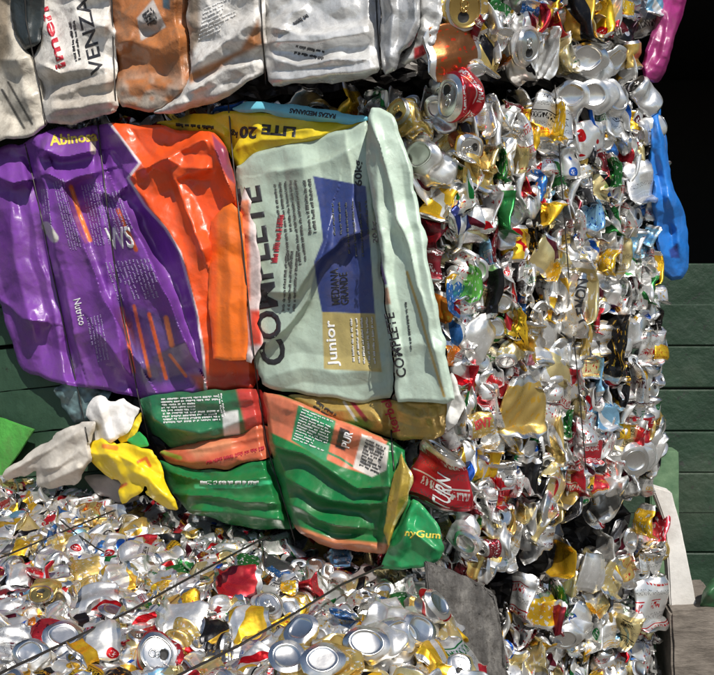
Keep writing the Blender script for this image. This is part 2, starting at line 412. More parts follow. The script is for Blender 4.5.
# colours
CC = {'silver': (.70, .70, .69), 'white': (.74, .74, .72), 'gold': (.62, .44, .14), 'pale gold': (.66, .55, .27), 'yellow': (.82, .50, .03),
      'red': (.56, .030, .045), 'dark red': (.22, .02, .03), 'green': (.03, .20, .05), 'bright green': (.14, .46, .08), 'blue': (.04, .17, .50), 'light blue': (.25, .50, .72), 'navy': (.02, .03, .14),
      'black': (.02, .02, .022), 'orange': (.75, .22, .02), 'brown': (.24, .09, .03), 'dark grey': (.12, .12, .13), 'pink': (.6, .25, .30)}
DENT_TILT = {}
class Can:
    pass
CANS = []
def place(proto, P, fr, phi, colour, sec, mat, tilt=(0, 0), scale=1.0, label=None, short=None, prio=0, ends=None, nojit=False):
    u, v, n = [np.asarray(a, float) for a in fr]
    c, s = math.cos(phi), math.sin(phi); X = u * c + v * s; Y = -u * s + v * c
    M = Matrix((tuple(X), tuple(Y), tuple(n))).transposed().to_4x4()
    if proto.kind in ('lid', 'base'):      # lean in the plane of the face, then spin about the can's own axis
        M = Matrix((tuple(u), tuple(v), tuple(n))).transposed().to_4x4()
        M = M @ Matrix.Rotation(tilt[0], 4, 'X') @ Matrix.Rotation(tilt[1], 4, 'Y') @ Matrix.Rotation(phi, 4, 'Z') @ Matrix.Scale(scale, 4)
    else: M = M @ Matrix.Rotation(tilt[0], 4, 'X') @ Matrix.Rotation(tilt[1], 4, 'Y') @ Matrix.Scale(scale, 4)
    M.translation = Vector(P)
    k = Can(); k.p = proto; k.M = M; k.colour = colour; k.sec = sec; k.mat = mat; k.label = label; k.short = short; k.prio = prio
    k.px = topx(np.array(P)); CANS.append(k); return k
# ------------------------------------------------------------------ landmark cans
def LM(kind, px, py, phi, colour, sec='white', mat='plain', tx=0, ty=0, sc=1.0, h=.015, plane=None, label=None, short=None, v=0, proto=None):
    sc = sc * (.72 if plane is PTOP and kind in ('flat', 'sliver') else .85 if plane is PTOP else 1 if sc > 1.12 or kind in ('lid', 'base') and plane is not PTOP else .86); P = plane.at(px, py, h); p = proto or PROTOS[kind][v % len(PROTOS[kind])]
    return place(p, P, plane.frame(), R(phi), colour, SECNAME.index(sec), mat, (R(tx), R(ty)), sc, label, short, 1)
PLEM = make_proto('sliver', 4242, dict(s='LEMON', z0=-30, z1=50, w=1.5, m=M_INK, bold=.02))
PSENT = make_proto('dent', 4711, dict(s='ISENT', z0=-38, z1=38, w=.8, m=M_INKR, bold=.02))
T = Can
rows = [
 # --- middle bale, top of the corner strip
 (PL, 'lid', 403, 112, 20, 'gold', 'white', 'plain', -5, -20, 1.05, .03, 'pale gold can showing its oval lid beside the tall seam of the pale green bag', 'gold lid by the green bag', 0, PLIDG[0]),
 (PL, 'lid', 457, 97, 200, 'red', 'white', 'marks', 14, -30, 1.25, .050, 'red can with white print and grey open mouth lid lying under the upper bale', 'red open-mouthed can', 3, None),
 (PL, 'base', 424, 158, 0, 'white', 'white', 'plain', -14, -4, 1.15, .035, 'white can whose round dished base faces out beside the green bag', 'white dished base', 1, None),
 (PL, 'dent', 447, 118, 60, 'silver', 'white', 'plain', 0, 0, .8, .01, 'bright silver dented can tucked left of the amber can', None, 2, None),
 (PR, 'lid', 467, 148, 120, 'brown', 'gold', 'band', 15, -10, .85, .02, 'amber and gold crushed can with a torn mouth near the bale corner', 'amber torn can', 3, None),
 (PR, 'flat', 478, 172, 80, 'gold', 'gold', 'plain', 10, 10, 1.0, .025, 'smooth gold flattened can between the amber can and the green slivers', None, 2, None),
 (PR, 'sliver', 500, 168, 85, 'green', 'white', 'plain', 0, 0, .75, .02, 'short dark green can sliver near the upper corner of the middle bale', None, 1, None),
 (PR, 'sliver', 500, 215, 84, 'green', 'green', 'plain', 0, 5, 1.05, .026, 'long grass green can sliver standing upright right of the gold can', 'long green sliver', 3, None),
 (PL, 'flat', 438, 205, 80, 'yellow', 'white', 'band', 0, 20, .9, .02, 'pale yellow can with white shoulder folded upright beside the green bag', None, 4, None),
 (PL, 'flat', 428, 232, 80, 'dark red', 'red', 'marks', 0, 10, .85, .03, 'dark red crumpled can peeping past the green bag', None, 5, None),
 (PR, 'flat', 460, 218, 30, 'navy', 'white', 'band', 0, 0, .75, .03, 'navy blue can with a silver rim stripe below the amber can', 'navy can', 0, None),
 (PL, 'flat', 426, 262, 85, 'dark red', 'white', 'marks', 0, 0, .95, .035, 'wine red can with thin white marks against the green bag edge', None, 7, None),
 (PR, 'sliver', 472, 282, 80, 'bright green', 'white', 'plain', 0, -8, 1.05, .032, 'bright lime green can folded flat and standing upright', 'lime green can', 5, None),
 (PL, 'flat', 438, 308, 75, 'orange', 'gold', 'plain', 0, 0, .85, .032, 'glossy orange crushed can right of the green bag edge', 'orange can', 6, None),
 (PL, 'sliver', 453, 300, 80, 'blue', 'white', 'plain', 0, 0, .75, .03, 'small bright blue can piece right of the orange can', None, 2, None),
 (PL, 'flat', 454, 332, 60, 'blue', 'white', 'band', 0, 0, .55, .03, 'bent blue and white can scrap below the orange can', None, 1, None),
 (PL, 'sliver', 452, 358, 75, 'orange', 'white', 'plain', 0, 0, .65, .03, 'thin orange can curl below the blue scrap', None, 4, None),
 (PR, 'sliver', 491, 292, 80, 'black', 'red', 'logo', 0, 0, 1.0, .03, 'black cola can with a red logo patch folded into a sliver', 'black can with red logo', 7, None),
 (PR, 'flat', 478, 338, 40, 'white', 'white', 'plain', 0, 0, .95, .03, 'white and silver sharply folded can with angular creases', 'angular white can', 3, None),
 (PR, 'sliver', 517, 330, 82, 'yellow', 'black', 'plain', 0, 0, 1.0, .034, 'deep yellow can folded into an upright strip with dark spots', 'deep yellow strip can', 8, None),
 (PR, 'flat', 522, 408, 88, 'gold', 'gold', 'plain', 0, -5, 1.25, .040, 'large smooth gold can crushed flat and standing upright', 'large flat gold can', 8, None),
 (PR, 'flat', 493, 395, 70, 'red', 'white', 'marks', 0, 0, .95, .020, 'curved red and white printed can left of the large flat gold can', None, 9, None),
 (PR, 'dent', 478, 425, 8, 'gold', 'white', 'plain', 0, 0, .78, .030, 'gold and white can with red block lettering', 'gold lettered can', 0, PSENT),
 (PR, 'flat', 483, 465, 80, 'yellow', 'gold', 'plain', 0, 0, 1.0, .026, 'shiny yellow gold crumpled can below the red lettered can', None, 10, None),
 (PL, 'lid', 484, 548, 0, 'dark red', 'white', 'plain', 0, 0, .5, .0, 'small dark red can neck squeezed between two can ends', None, 2, None),
 (PL, 'base', 470, 541, 0, 'silver', 'white', 'plain', 5, -10, 1.0, .050, 'silver can with its bright dished base out at the lowest corner of the middle bale', 'bright base at the low corner', 2, None),
 (PR, 'lid', 503, 545, 60, 'silver', 'white', 'plain', 5, 45, 1.0, .030, 'silver can with tabbed lid turned sideways at the low corner', 'tabbed lid at the low corner', 2, None),
 (PR, 'sliver', 487, 508, 85, 'white', 'black', 'marks', 0, 0, .7, .03, 'short white can with black print above the two can ends', None, 3, None),
 (PR, 'base', 541, 507, 0, 'silver', 'white', 'plain', 0, 35, 1.2, .02, 'silver can with a large oval dished base facing right, low on the middle bale', 'large oval silver base', 3, None),
 (PR, 'sliver', 526, 480, 100, 'black', 'white', 'band', 0, 0, 1.05, .03, 'black long can sliver with faint stripes above the large oval base', None, 9, None),
 (PR, 'sliver', 568, 305, 88, 'white', 'gold', 'plain', 0, 0, 1.15, .036, 'white upright can sliver with tall black lettering down its side', 'lettered white sliver', 0, PLEM),
 (PR, 'sliver', 557, 300, 91, 'silver', 'gold', 'band', 0, 0, 1.1, .016, 'narrow silver sliver pressed to the left of the lettered white can', None, 2, None),
 (PR, 'sliver', 582, 300, 92, 'pale gold', 'white', 'plain', 0, 0, 1.2, .016, 'narrow pale gold sliver pressed to the right of the lettered white can', None, 10, None),
 (PR, 'sliver', 607, 262, 75, 'yellow', 'white', 'plain', 0, 0, .7, .032, 'yellow pod shaped can curl in the middle of the right face', 'yellow pod can', 0, None),
 (PR, 'flat', 547, 255, 60, 'pale gold', 'dark red', 'band', 0, 0, .9, .03, 'pale gold and white scuffed can left of the lettered white sliver', None, 1, None),
 (PR, 'sliver', 553, 275, 60, 'yellow', 'white', 'plain', 0, 0, .6, .036, 'short yellow hooked can piece beside the lettered white sliver', None, 4, None),
 (PR, 'sliver', 610, 345, 90, 'black', 'gold', 'plain', 0, 0, 1.15, .022, 'tall black can sliver right of centre in the middle bale', 'tall black sliver', 6, None),
 (PR, 'sliver', 583, 340, 85, 'gold', 'white', 'plain', 0, 0, .75, .03, 'gold leaf shaped can piece between the lettered sliver and the black sliver', None, 7, None),
 (PR, 'flat', 552, 118, 82, 'white', 'black', 'marks', 0, 0, 1.15, .034, 'white can with dark and red print bands hanging under the top edge', None, 2, None),
 (PR, 'sliver', 556, 124, 80, 'yellow', 'white', 'plain', 0, 0, .85, .046, 'yellow curved can strip with white edge near the top of the middle bale', 'yellow curved strip', 1, None),
 (PR, 'base', 571, 96, 0, 'silver', 'white', 'plain', 0, -42, 1.0, .03, 'leftmost of the three round can ends along the top edge, a narrow silver dish', None, 4, None),
 (PR, 'base', 592, 95, 10, 'silver', 'white', 'plain', 5, -32, 1.05, .036, 'middle one of the three round can ends along the top edge, a deep silver dish', 'middle dished end of the top edge', 5, None),
 (PR, 'lid', 613, 99, 0, 'silver', 'white', 'plain', -4, -6, 1.02, .036, 'round silver can end with concentric rings, right of the two dished ends', 'ringed silver end', 4, None),
 (PR, 'dent', 645, 97, 140, 'silver', 'white', 'plain', 0, 0, .95, .03, 'bent bright silver can at the upper right corner of the middle bale', 'bent silver can at the top corner', 1, None),
 (PR, 'flat', 590, 138, 10, 'white', 'red', 'logo', 0, 0, .9, .034, 'white crumpled can with a red logo below the three round ends', None, 3, None),
 (PR, 'base', 625, 145, 0, 'silver', 'white', 'plain', 0, 30, .85, .02, 'silver can with shaded oval base below the ringed silver end', None, 0, None),
 (PR, 'dent', 650, 130, 20, 'white', 'white', 'plain', 0, 0, .9, .03, 'plain white rounded can at the right edge beside the blue bag', None, 3, None),
 (PR, 'sliver', 612, 175, 88, 'green', 'white', 'plain', 0, 0, .9, .03, 'emerald green upright can sliver below the silver ends', 'emerald sliver', 4, None),
 (PR, 'sliver', 594, 215, 84, 'light blue', 'blue', 'plain', 0, 0, .95, .034, 'pale and bright blue upright can sliver', 'pale blue sliver', 5, None),
 (PR, 'sliver', 612, 222, 90, 'green', 'white', 'band', 0, 0, .75, .03, 'green and white can strip right of the pale blue sliver', None, 8, None),
 (PR, 'flat', 640, 185, 100, 'silver', 'white', 'marks', 0, 0, 1.05, .034, 'broad silver can with crumpled face near the right edge', None, 4, None),
 (PR, 'sliver', 548, 215, 70, 'yellow', 'gold', 'plain', 0, 0, .85, .034, 'slanting yellow can strip left of the pale blue sliver', None, 11, None),
 (PR, 'lid', 534, 200, 80, 'silver', 'white', 'plain', 0, 40, 1.0, .022, 'silver can with its dark open mouth turned right', 'silver open mouth can', 0, None),
 (PR, 'sliver', 645, 290, 85, 'green', 'white', 'band', 0, 0, .8, .03, 'dark green can sliver near the right edge at mid height', 'dark green sliver', 0, None),
 (PR, 'flat', 632, 333, 90, 'silver', 'white', 'plain', 0, 0, .9, .032, 'silver ball like crumpled can right of the tall black sliver', None, 5, None),
 (PR, 'flat', 650, 350, 90, 'white', 'red', 'marks', 0, 0, .9, .03, 'white can with red lettering at the right edge', None, 8, None),
 (PR, 'flat', 662, 352, 85, 'yellow', 'orange', 'plain', 0, 10, .55, .04, 'round yellow can scrap on the right edge of the middle bale', 'yellow scrap on the right edge', 6, None),
 (PR, 'sliver', 637, 388, 98, 'white', 'dark red', 'marks', 0, 0, 1.05, .036, 'white upright can with dark red lettering near the right edge', None, 1, None),
 (PR, 'flat', 610, 415, 85, 'light blue', 'white', 'band', 0, 0, .9, .03, 'sky blue and white crumpled can above the big round base', 'sky blue can', 7, None),
 (PR, 'flat', 627, 432, 85, 'yellow', 'black', 'plain', 0, 0, .6, .036, 'yellow can scrap between the sky blue can and the big round base', None, 10, None),
 (PR, 'base', 632, 458, 0, 'silver', 'white', 'plain', 8, -18, 1.12, .036, 'big round silver base in the lower right corner of the middle bale', 'big round base in the lower right', 5, None),
 (PR, 'dent', 655, 442, 120, 'silver', 'white', 'plain', 0, 0, .85, .02, 'bent silver can wrapped round the lower right corner', None, 4, None),
 (PR, 'base', 619, 484, 0, 'silver', 'white', 'plain', 20, 40, .8, .036, 'small oval silver base just under the big round one', None, 1, None),
 (PR, 'flat', 593, 452, 85, 'red', 'white', 'marks', 0, 0, .7, .034, 'red and silver can with white script left of the sky blue can', None, 9, None),
 (PR, 'sliver', 575, 478, 84, 'red', 'white', 'marks', 0, 0, .95, .034, 'bright red upright can sliver at the lower edge of the middle bale', 'bright red sliver', 8, None),
 (PR, 'flat', 553, 482, 40, 'pale gold', 'white', 'plain', 0, 0, .95, .03, 'pale gold angular can right of the black sliver', None, 2, None),
 (PR, 'flat', 537, 435 - 60, 90, 'silver', 'white', 'plain', 0, 0, .6, .015, 'small silver fold above the large flat gold can', None, 5, None),
 (PR, 'flat', 557, 372, 80, 'pale gold', 'white', 'band', 0, 0, 1.0, .02, 'pale gold and silver long fold below the lettered white sliver', None, 3, None),
 (PR, 'flat', 531, 357, 0, 'pink', 'red', 'plain', 0, 0, .45, .03, 'small raspberry pink can scrap above the large flat gold can', None, 0, None),
 (PR, 'base', 450 + 55, 358, 0, 'pale gold', 'white', 'plain', 30, -20, .75, .03, 'pale gold can ring standing below the angular white can', None, 0, None),
 # --- upper bale, right part
 (PUR, 'lid', 461, 9, 0, 'gold', 'white', 'plain', 12, -12, 1.3, .03, 'large gold can with open mouth lid at the corner of the upper bale', 'large gold lid up top', 0, PLIDG[1]),
 (PUR, 'flat', 455, 52, 10, 'brown', 'orange', 'plain', 0, 0, 1.15, .03, 'amber brown crumpled can below the large gold lid', 'amber crumple', 1, None),
 (PUR, 'flat', 486, 55, 75, 'gold', 'black', 'band', 0, 0, .95, .024, 'gold can with black stripes at the upper bale', None, 4, None),
 (PUR, 'flat', 500, 12, 85, 'green', 'white', 'plain', 0, 0, .7, .024, 'glossy dark green can piece in the upper bale', None, 5, None),
 (PUR, 'lid', 523, 46, 10, 'silver', 'white', 'plain', 5, 8, 1.12, .036, 'silver can with its lid and pull tab facing out in the upper bale', 'tabbed lid in the upper bale', 2, None),
 (PUR, 'flat', 531, 6, 85, 'blue', 'white', 'plain', 0, 0, .55, .034, 'small bright blue can piece above the tabbed lid', None, 6, None),
 (PUR, 'sliver', 560, 60, 110, 'pale gold', 'white', 'plain', 0, 0, .9, .03, 'pale gold curved can fold right of the tabbed lid', None, 0, None),
 (PUR, 'sliver', 577, 20, 95, 'black', 'gold', 'band', 0, 0, 1.2, .03, 'black and gold tall can piece in the upper bale', 'black piece up top', 3, None),
 (PUR, 'base', 586, 60, 0, 'silver', 'white', 'plain', 0, -35, 1.15, .03, 'silver can with a bluish hollow base, low in the upper bale', 'bluish hollow base', 1, None),
 (PUR, 'sliver', 603, 20, 78, 'yellow', 'red', 'logo', 0, 0, 1.05, .03, 'yellow and red printed can strip in the upper bale', None, 5, None),
 (PUR, 'base', 612, 58, 0, 'silver', 'white', 'plain', 20, 10, .95, .024, 'silver wedge shaped can base right of the bluish hollow base', None, 4, None),
 (PUR, 'dent', 633, 56, 100, 'gold', 'gold', 'plain', 20, 0, .8, .03, 'gold can with its hollow side open beside the magenta bag', 'gold can by the magenta bag', 2, None),
 (PUR, 'flat', 628, 8, 80, 'yellow', 'white', 'plain', 0, 0, .6, .03, 'small yellow can flake above the gold hollow can', None, 7, None),
 (PUR, 'flat', 655, 5, 80, 'light blue', 'white', 'band', 0, 0, .6, .03, 'pale blue printed can piece beside the top of the magenta bag', None, 8, None),
 # --- lower right bale
 (PLR, 'flat', 651, 605, 85, 'silver', 'red', 'marks', 0, 0, 1.15, .045, 'large silver flattened can with slanting red lettering, lower right', 'silver can with red lettering', 4, None),
 (PLR, 'flat', 540, 610, 85, 'yellow', 'white', 'plain', 0, 0, 1.05, .04, 'bright yellow crushed can strip low beside the grey slab', 'yellow strip by the slab', 2, None),
 (PLR, 'sliver', 520, 600, 70, 'white', 'red', 'marks', 0, 0, 1.0, .045, 'white and red diagonal striped can beside the grey slab', None, 3, None),
 (PLR, 'sliver', 552, 620, 95, 'dark red', 'white', 'band', 0, 0, 1.0, .04, 'wine red long can sliver right of the yellow strip', None, 9, None),
 (PLR, 'sliver', 565, 560, 82, 'yellow', 'gold', 'plain', 0, 0, 1.05, .04, 'upright yellow gold can blade at the top of the lower bale', None, 4, None),
 (PLR, 'sliver', 558, 600, 95, 'green', 'white', 'plain', 0, 0, .95, .035, 'glassy green crinkled piece in the lower bale', None, 1, None),
 (PLR, 'flat', 592, 573, 75, 'silver', 'white', 'plain', 0, 0, 1.0, .045, 'silver spoon shaped flattened can in the lower bale', 'spoon shaped silver can', 1, None),
 (PLR, 'flat', 612, 580, 60, 'pale gold', 'white', 'plain', 0, 0, .95, .035, 'pale gold soft folded can right of the spoon shaped one', None, 9, None),
 (PLR, 'sliver', 643, 525, 95, 'yellow', 'white', 'plain', 0, 0, .8, .045, 'light yellow pointed can blade beside the white plank', None, 0, None),
 (PLR, 'base', 564, 635, 0, 'silver', 'white', 'plain', 10, -30, .95, .04, 'silver can with hollow base near the bottom of the lower bale', None, 3, None),
 (PLR, 'flat', 580, 620, 50, 'silver', 'blue', 'logo', 0, 0, .9, .045, 'silver can with a blue printed badge in the lower bale', None, 6, None),
 (PLR, 'flat', 650, 565, 80, 'silver', 'gold', 'marks', 0, 0, .9, .03, 'silver crumpled can beside the lower end of the white plank', None, 10, None),
 (PLR, 'sliver', 628, 630, 88, 'pale gold', 'black', 'marks', 0, 0, 1.0, .04, 'pale gold upright can with black print at the bottom edge', None, 11, None),
 # --- low bale in front, seen from above
 (PTOP, 'lid', 42, 597, 180, 'gold', 'gold', 'plain', 48, 0, .95, .03, 'gold can with its round lid and tab turned up on the low bale', 'round gold lid on the low bale', 0, PLIDG[0]),
 (PTOP, 'flat', 98, 598, 10, 'silver', 'white', 'plain', 35, 0, 1.05, .03, 'smooth oval silver can right of the gold lid can', 'smooth oval silver can', 1, None),
 (PTOP, 'flat', 236, 585, 5, 'red', 'dark red', 'band', 30, 0, 1.3, .035, 'large crushed red can spread flat in the middle of the low bale', 'large red can', 8, None),
 (PTOP, 'flat', 45, 632, 0, 'red', 'dark red', 'plain', 30, 0, .85, .03, 'bright red crumpled can scrap left of the hollow silver cans', 'red scrap', 3, None),
 (PTOP, 'flat', 38, 572, 120, 'red', 'white', 'plain', 30, 0, .75, .03, 'red can fold behind the round gold lid', None, 6, None),
 (PTOP, 'flat', 70, 521, 10, 'blue', 'white', 'band', 30, 0, 1.0, .03, 'blue and white printed can near the back of the low bale', 'blue printed can', 4, None),
 (PTOP, 'flat', 48, 525, 15, 'red', 'orange', 'plain', 30, 0, .8, .02, 'red and orange can strip left of the blue printed can', None, 5, None),
 (PTOP, 'flat', 20, 575, 20, 'white', 'white', 'plain', 35, 0, 1.0, .03, 'plain white folded can at the left side of the low bale', None, 0, None),
 (PTOP, 'base', 62, 640, 0, 'silver', 'white', 'plain', 35, 20, 1.1, .03, 'silver can with smooth dome end left of the white can with the red badge', None, 3, None),
 (PTOP, 'flat', 102, 640, 20, 'white', 'red', 'logo', 38, 0, 1.05, .035, 'white can with a round red badge near the front of the low bale', 'white can with red badge', 2, None),
 (PTOP, 'flat', 85, 652, 60, 'yellow', 'gold', 'plain', 35, 0, .8, .035, 'yellow crumpled can left of the white can with the red badge', None, 7, None),
 (PTOP, 'flat', 85, 570, 20, 'gold', 'white', 'plain', 35, 0, .95, .03, 'golden yellow crushed can behind the smooth oval silver can', None, 9, None),
 (PTOP, 'flat', 118, 578, 40, 'white', 'gold', 'band', 35, 0, 1.0, .03, 'white and gold creased can behind the black wire', None, 10, None),
 (PTOP, 'flat', 192, 600, 30, 'yellow', 'orange', 'plain', 40, 0, .6, .035, 'deep yellow torn can piece left of the large red can', None, 5, None),
 (PTOP, 'lid', 158, 655, 90, 'red', 'white', 'plain', 60, 0, 1.1, .03, 'red can whose open white rimmed end arches over the front edge', 'arching red can', 3, None),
 (PTOP, 'flat', 145, 557, 0, 'silver', 'black', 'marks', 30, 0, 1.1, .02, 'silver can with black marks in the shade of the bags', None, 6, None),
 (PTOP, 'flat', 145, 545, 10, 'red', 'dark red', 'plain', 30, 0, .9, .03, 'red can fold behind the black marked silver can', None, 1, None),
 (PTOP, 'flat', 135, 530, 8, 'gold', 'white', 'band', 30, 0, 1.1, .03, 'pale gold long can near the yellow plastic bag', None, 2, None),
 (PTOP, 'flat', 180, 620, 0, 'silver', 'white', 'plain', 35, 0, 1.15, .03, 'smooth silver flattened can with a dull grey sheen in the low bale', None, 9, None),
 (PTOP, 'flat', 215, 632, 0, 'black', 'gold', 'band', 30, 0, .9, .03, 'black crushed can in front of the large red can', 'black crushed can', 0, None),
 (PTOP, 'flat', 248, 622, 20, 'yellow', 'white', 'band', 38, 0, 1.0, .035, 'yellow and gold crushed can right of the black can', None, 3, None),
 (PTOP, 'lid', 267, 607, 30, 'silver', 'white', 'plain', 40, 20, 1.0, .03, 'grey crushed can with crinkled lid right of the large red can', None, 4, None),
 (PTOP, 'flat', 248, 565, 10, 'green', 'white', 'plain', 30, 0, .9, .03, 'green crushed can behind the large red can', 'green can behind the red one', 6, None),
 (PTOP, 'flat', 305, 587, 160, 'red', 'white', 'marks', 35, 0, 1.1, .03, 'red printed can running slantwise right of centre', 'slanting red can', 4, None),
 (PTOP, 'flat', 345, 615, 155, 'blue', 'white', 'plain', 35, 0, .75, .04, 'bright blue can fold above the three round ends', 'bright blue fold', 1, None),
 (PTOP, 'flat', 340, 557, 10, 'light blue', 'white', 'plain', 35, 0, .8, .03, 'light blue crinkled can under the green bag', None, 10, None),
 (PTOP, 'flat', 275, 573, 60, 'blue', 'white', 'plain', 35, 0, .6, .035, 'small blue can scrap left of the slanting red can', None, 7, None),
 (PTOP, 'flat', 288, 588, 0, 'yellow', 'white', 'plain', 30, 0, .5, .04, 'small yellow can flake left of the slanting red can', None, 8, None),
 (PTOP, 'flat', 395, 612, 30, 'white', 'white', 'plain', 35, 0, 1.0, .04, 'white rippled can behind the three round ends', None, 7, None),
 (PTOP, 'base', 368, 646, 0, 'silver', 'white', 'plain', 50, -8, 1.32, .055, 'left one of three nested silver can ends at the front of the low bale', 'left nested silver end', 0, None),
 (PTOP, 'base', 395, 640, 0, 'silver', 'white', 'plain', 48, 30, 1.32, .050, 'middle one of three nested silver can ends at the front of the low bale', None, 1, None),
 (PTOP, 'base', 414, 632, 0, 'silver', 'white', 'plain', 45, 36, 1.32, .055, 'right one of three nested silver can ends at the front of the low bale', None, 2, None),
 (PTOP, 'base', 432, 607, 0, 'silver', 'red', 'band', 40, 42, 1.2, .060, 'silver and white can with red stripe and round base, by the slab', 'red striped can by the slab', 0, None),
 (PTOP, 'base', 303, 632, 0, 'gold', 'white', 'plain', 40, -15, 1.0, .05, 'gold can with a rounded silver base, behind two others of its kind', None, 4, None),
 (PTOP, 'base', 288, 660, 0, 'gold', 'white', 'plain', 40, -5, 1.1, .05, 'gold can with silver base at the bottom left of the gold cluster', None, 5, None),
 (PTOP, 'base', 322, 664, 0, 'gold', 'white', 'plain', 42, 5, 1.1, .055, 'gold can with silver base at the bottom right of the gold cluster', 'lowest gold can', 3, None),
 (PTOP, 'flat', 345, 655, 70, 'gold', 'gold', 'plain', 35, 0, 1.0, .045, 'plain gold folded can between the gold cluster and the nested silver ends', None, 2, None),
 (PTOP, 'flat', 438, 655, 70, 'yellow', 'white', 'band', 35, 0, .9, .03, 'yellow and white can fold at the lower right corner of the low bale', None, 3, None),
 (PTOP, 'lid', 458, 668, 0, 'pale gold', 'white', 'plain', 40, 10, .8, .02, 'pale gold can end with crinkled rings beside the foot of the slab', None, 1, None),
 (PTOP, 'flat', 275, 545, 15, 'white', 'red', 'marks', 30, 0, 1.0, .03, 'white can with red print near the shaded rear of the low bale', None, 9, None),
 (PTOP, 'flat', 115, 545, 5, 'silver', 'red', 'logo', 30, 0, 1.0, .03, 'silver can with a red dot at the shade line of the low bale', None, 10, None),
 (PTOP, 'flat', 75, 545, 5, 'white', 'red', 'logo', 30, 0, .9, .03, 'white can with small red logo behind the gold can', None, 5, None),
 (PTOP, 'flat', 20, 548, 0, 'yellow', 'gold', 'plain', 30, 0, .7, .03, 'yellow can piece at the far left of the low bale', None, 6, None),
 (PTOP, 'flat', 8, 645, 30, 'silver', 'dark red', 'marks', 35, 0, 1.0, .03, 'pale silver can with dark red print at the left border', None, 8, None),
 (PTOP, 'base', 32, 655, 0, 'white', 'white', 'plain', 50, 0, .95, .03, 'white can with an arched hollow end at the left front', None, 1, None),
]
for (pl, kind, px, py, phi, c, s2, mt, tx, ty, sc, h, lab, sh, v, pr) in rows:
    LM(kind, px, py, phi, c, s2, mt, tx, ty, sc, h, pl, lab, sh, v, pr)
# red crushed can with the big white print under the gold bag
PRED = make_proto('flat', 5151, dict(s='TURN', z0=-38, z1=20, w=.55, m=M_INKW, bold=.01))
LM('flat', 440, 482, 80, 'red', 'white', 'marks', 0, 0, 1.5, .055, PL, 'big red and pink crushed can right of the green bags, beneath the gold bag', 'big red can under the gold bag', 0, PRED)
# ------------------------------------------------------------------ random filling
PAL = [('silver', 46), ('white', 17), ('gold', 6.5), ('pale gold', 8), ('yellow', 4), ('red', 4), ('dark red', 3), ('green', 1.2), ('blue', 1.2), ('light blue', 1.6), ('black', 4), ('dark grey', 3), ('orange', .7)]
PN = [p[0] for p in PAL]; PW = [p[1] for p in PAL]
def rand_style():
    c = rnd.choices(PN, PW)[0]
    m = rnd.choices(KINDS, [4, 3, 2, 4])[0]
    s2 = rnd.randrange(8)
    if c in ('silver', 'white'): s2 = rnd.choice([1, 1, 2, 3, 3, 4, 5, 7, 1]) if m != 'plain' else rnd.choice([0, 0, 3, 1])
    elif c in ('gold', 'pale gold', 'yellow'): s2 = rnd.choice([0, 1, 2, 0, 3])
    else: s2 = rnd.choice([0, 0, 3, 0])
    return c, s2, m
LMPX = [(k.px, k) for k in CANS]
def fill(plane, a0, a1, b0, b1, da, db, kinds, phi0, dphi, h, dh, region=None, tj=18, sc=(.75, 1.05), clear=9, extra_tilt=(0, 0), grow=None):
    na = int((a1 - a0) / da); nb = int((b1 - b0) / db)
    for i in range(na + 1):
        for j in range(nb + 1):
            a = a0 + (i + rnd.uniform(-.4, .4) + (.5 if j % 2 else 0)) * da; b = b0 + (j + rnd.uniform(-.4, .4)) * db
            hh = h + rnd.uniform(-dh, dh)
            P = plane.uv(a, b, hh); px, py = topx(P)
            if region and not region(px, py): continue
            near = any(math.hypot(q[0] - px, (q[1] - py) * .8) < clear * k.M.to_scale()[0] for q, k in LMPX)
            if near: P = plane.uv(a, b, h - .03)
            kd = rnd.choices([k[0] for k in kinds], [k[1] for k in kinds])[0]
            p = rnd.choice(PROTOS[kd]); c, s2, m = rand_style()
            ph = R(phi0 + rnd.gauss(0, dphi) + rnd.choice([0, 180]))
            t = (R(extra_tilt[0] + rnd.gauss(0, tj)), R(extra_tilt[1] + rnd.gauss(0, tj)))
            if kd in ('lid', 'base'): ph = rnd.uniform(0, 6.28); t = (R(extra_tilt[0] * 1.2 + rnd.gauss(0, tj * 1.3)), R(rnd.gauss(0, tj * 1.5))); 
            if kd == 'lid' and c in ('gold',): p = rnd.choice(PLIDG)
            if kd in ('lid', 'base'):
                # tilt must act in plane coordinates: rotate frame by phi afterwards about own axis
                place(p, P, plane.frame(), ph, c, s2, m, t, rnd.uniform(*sc))
            else: place(p, P, plane.frame(), ph, c, s2, m, t, rnd.uniform(*sc))
K_SIDE = [('sliver', 10), ('flat', 4.5), ('base', 2.6), ('lid', 1.5), ('dent', 2)]
K_TOP = [('flat', 10), ('dent', 2), ('base', 1.6), ('lid', 1.4), ('sliver', 2)]
# middle bale right face (a runs from the corner to the right)
aR = lambda pt: float((np.array([pt[0], pt[1], Z_MID0]) - PR.o) @ PR.u)
WR = aR(R0)
def midreg(px, py):
    lim = float(np.interp(px, [400, 455, 515, 545, 560, 600, 640, 668], [577, 577, 566, 546, 514, 494, 486, 482]))
    return py > 82 and py < lim - 4 and px < (657 if py < 290 else 663)
fill(PR, .0, WR - .012, .0, .90, 0.0255, .046, K_SIDE, 90, 7, .014, .006, tj=12, sc=(.46, .84), region=midreg, clear=7)
fill(PR, .0, WR - .02, .03, .90, .045, .065, K_SIDE, 90, 18, -.034, .006, tj=20, sc=(.7, .9), region=midreg)
WL = float((np.array([L0[0], L0[1], Z_MID0]) - PL.o) @ PL.u)     # negative
# corner strip and the gap over the bags
fill(PL, -.20, .01, .0, .90, .030, .045, K_SIDE, 84, 20, -.002, .012, tj=20, sc=(.5, .85), region=midreg)
fill(PL, WL, -.16, .84, .90, .06, .03, K_SIDE, 10, 20, -.03, .01, tj=22)
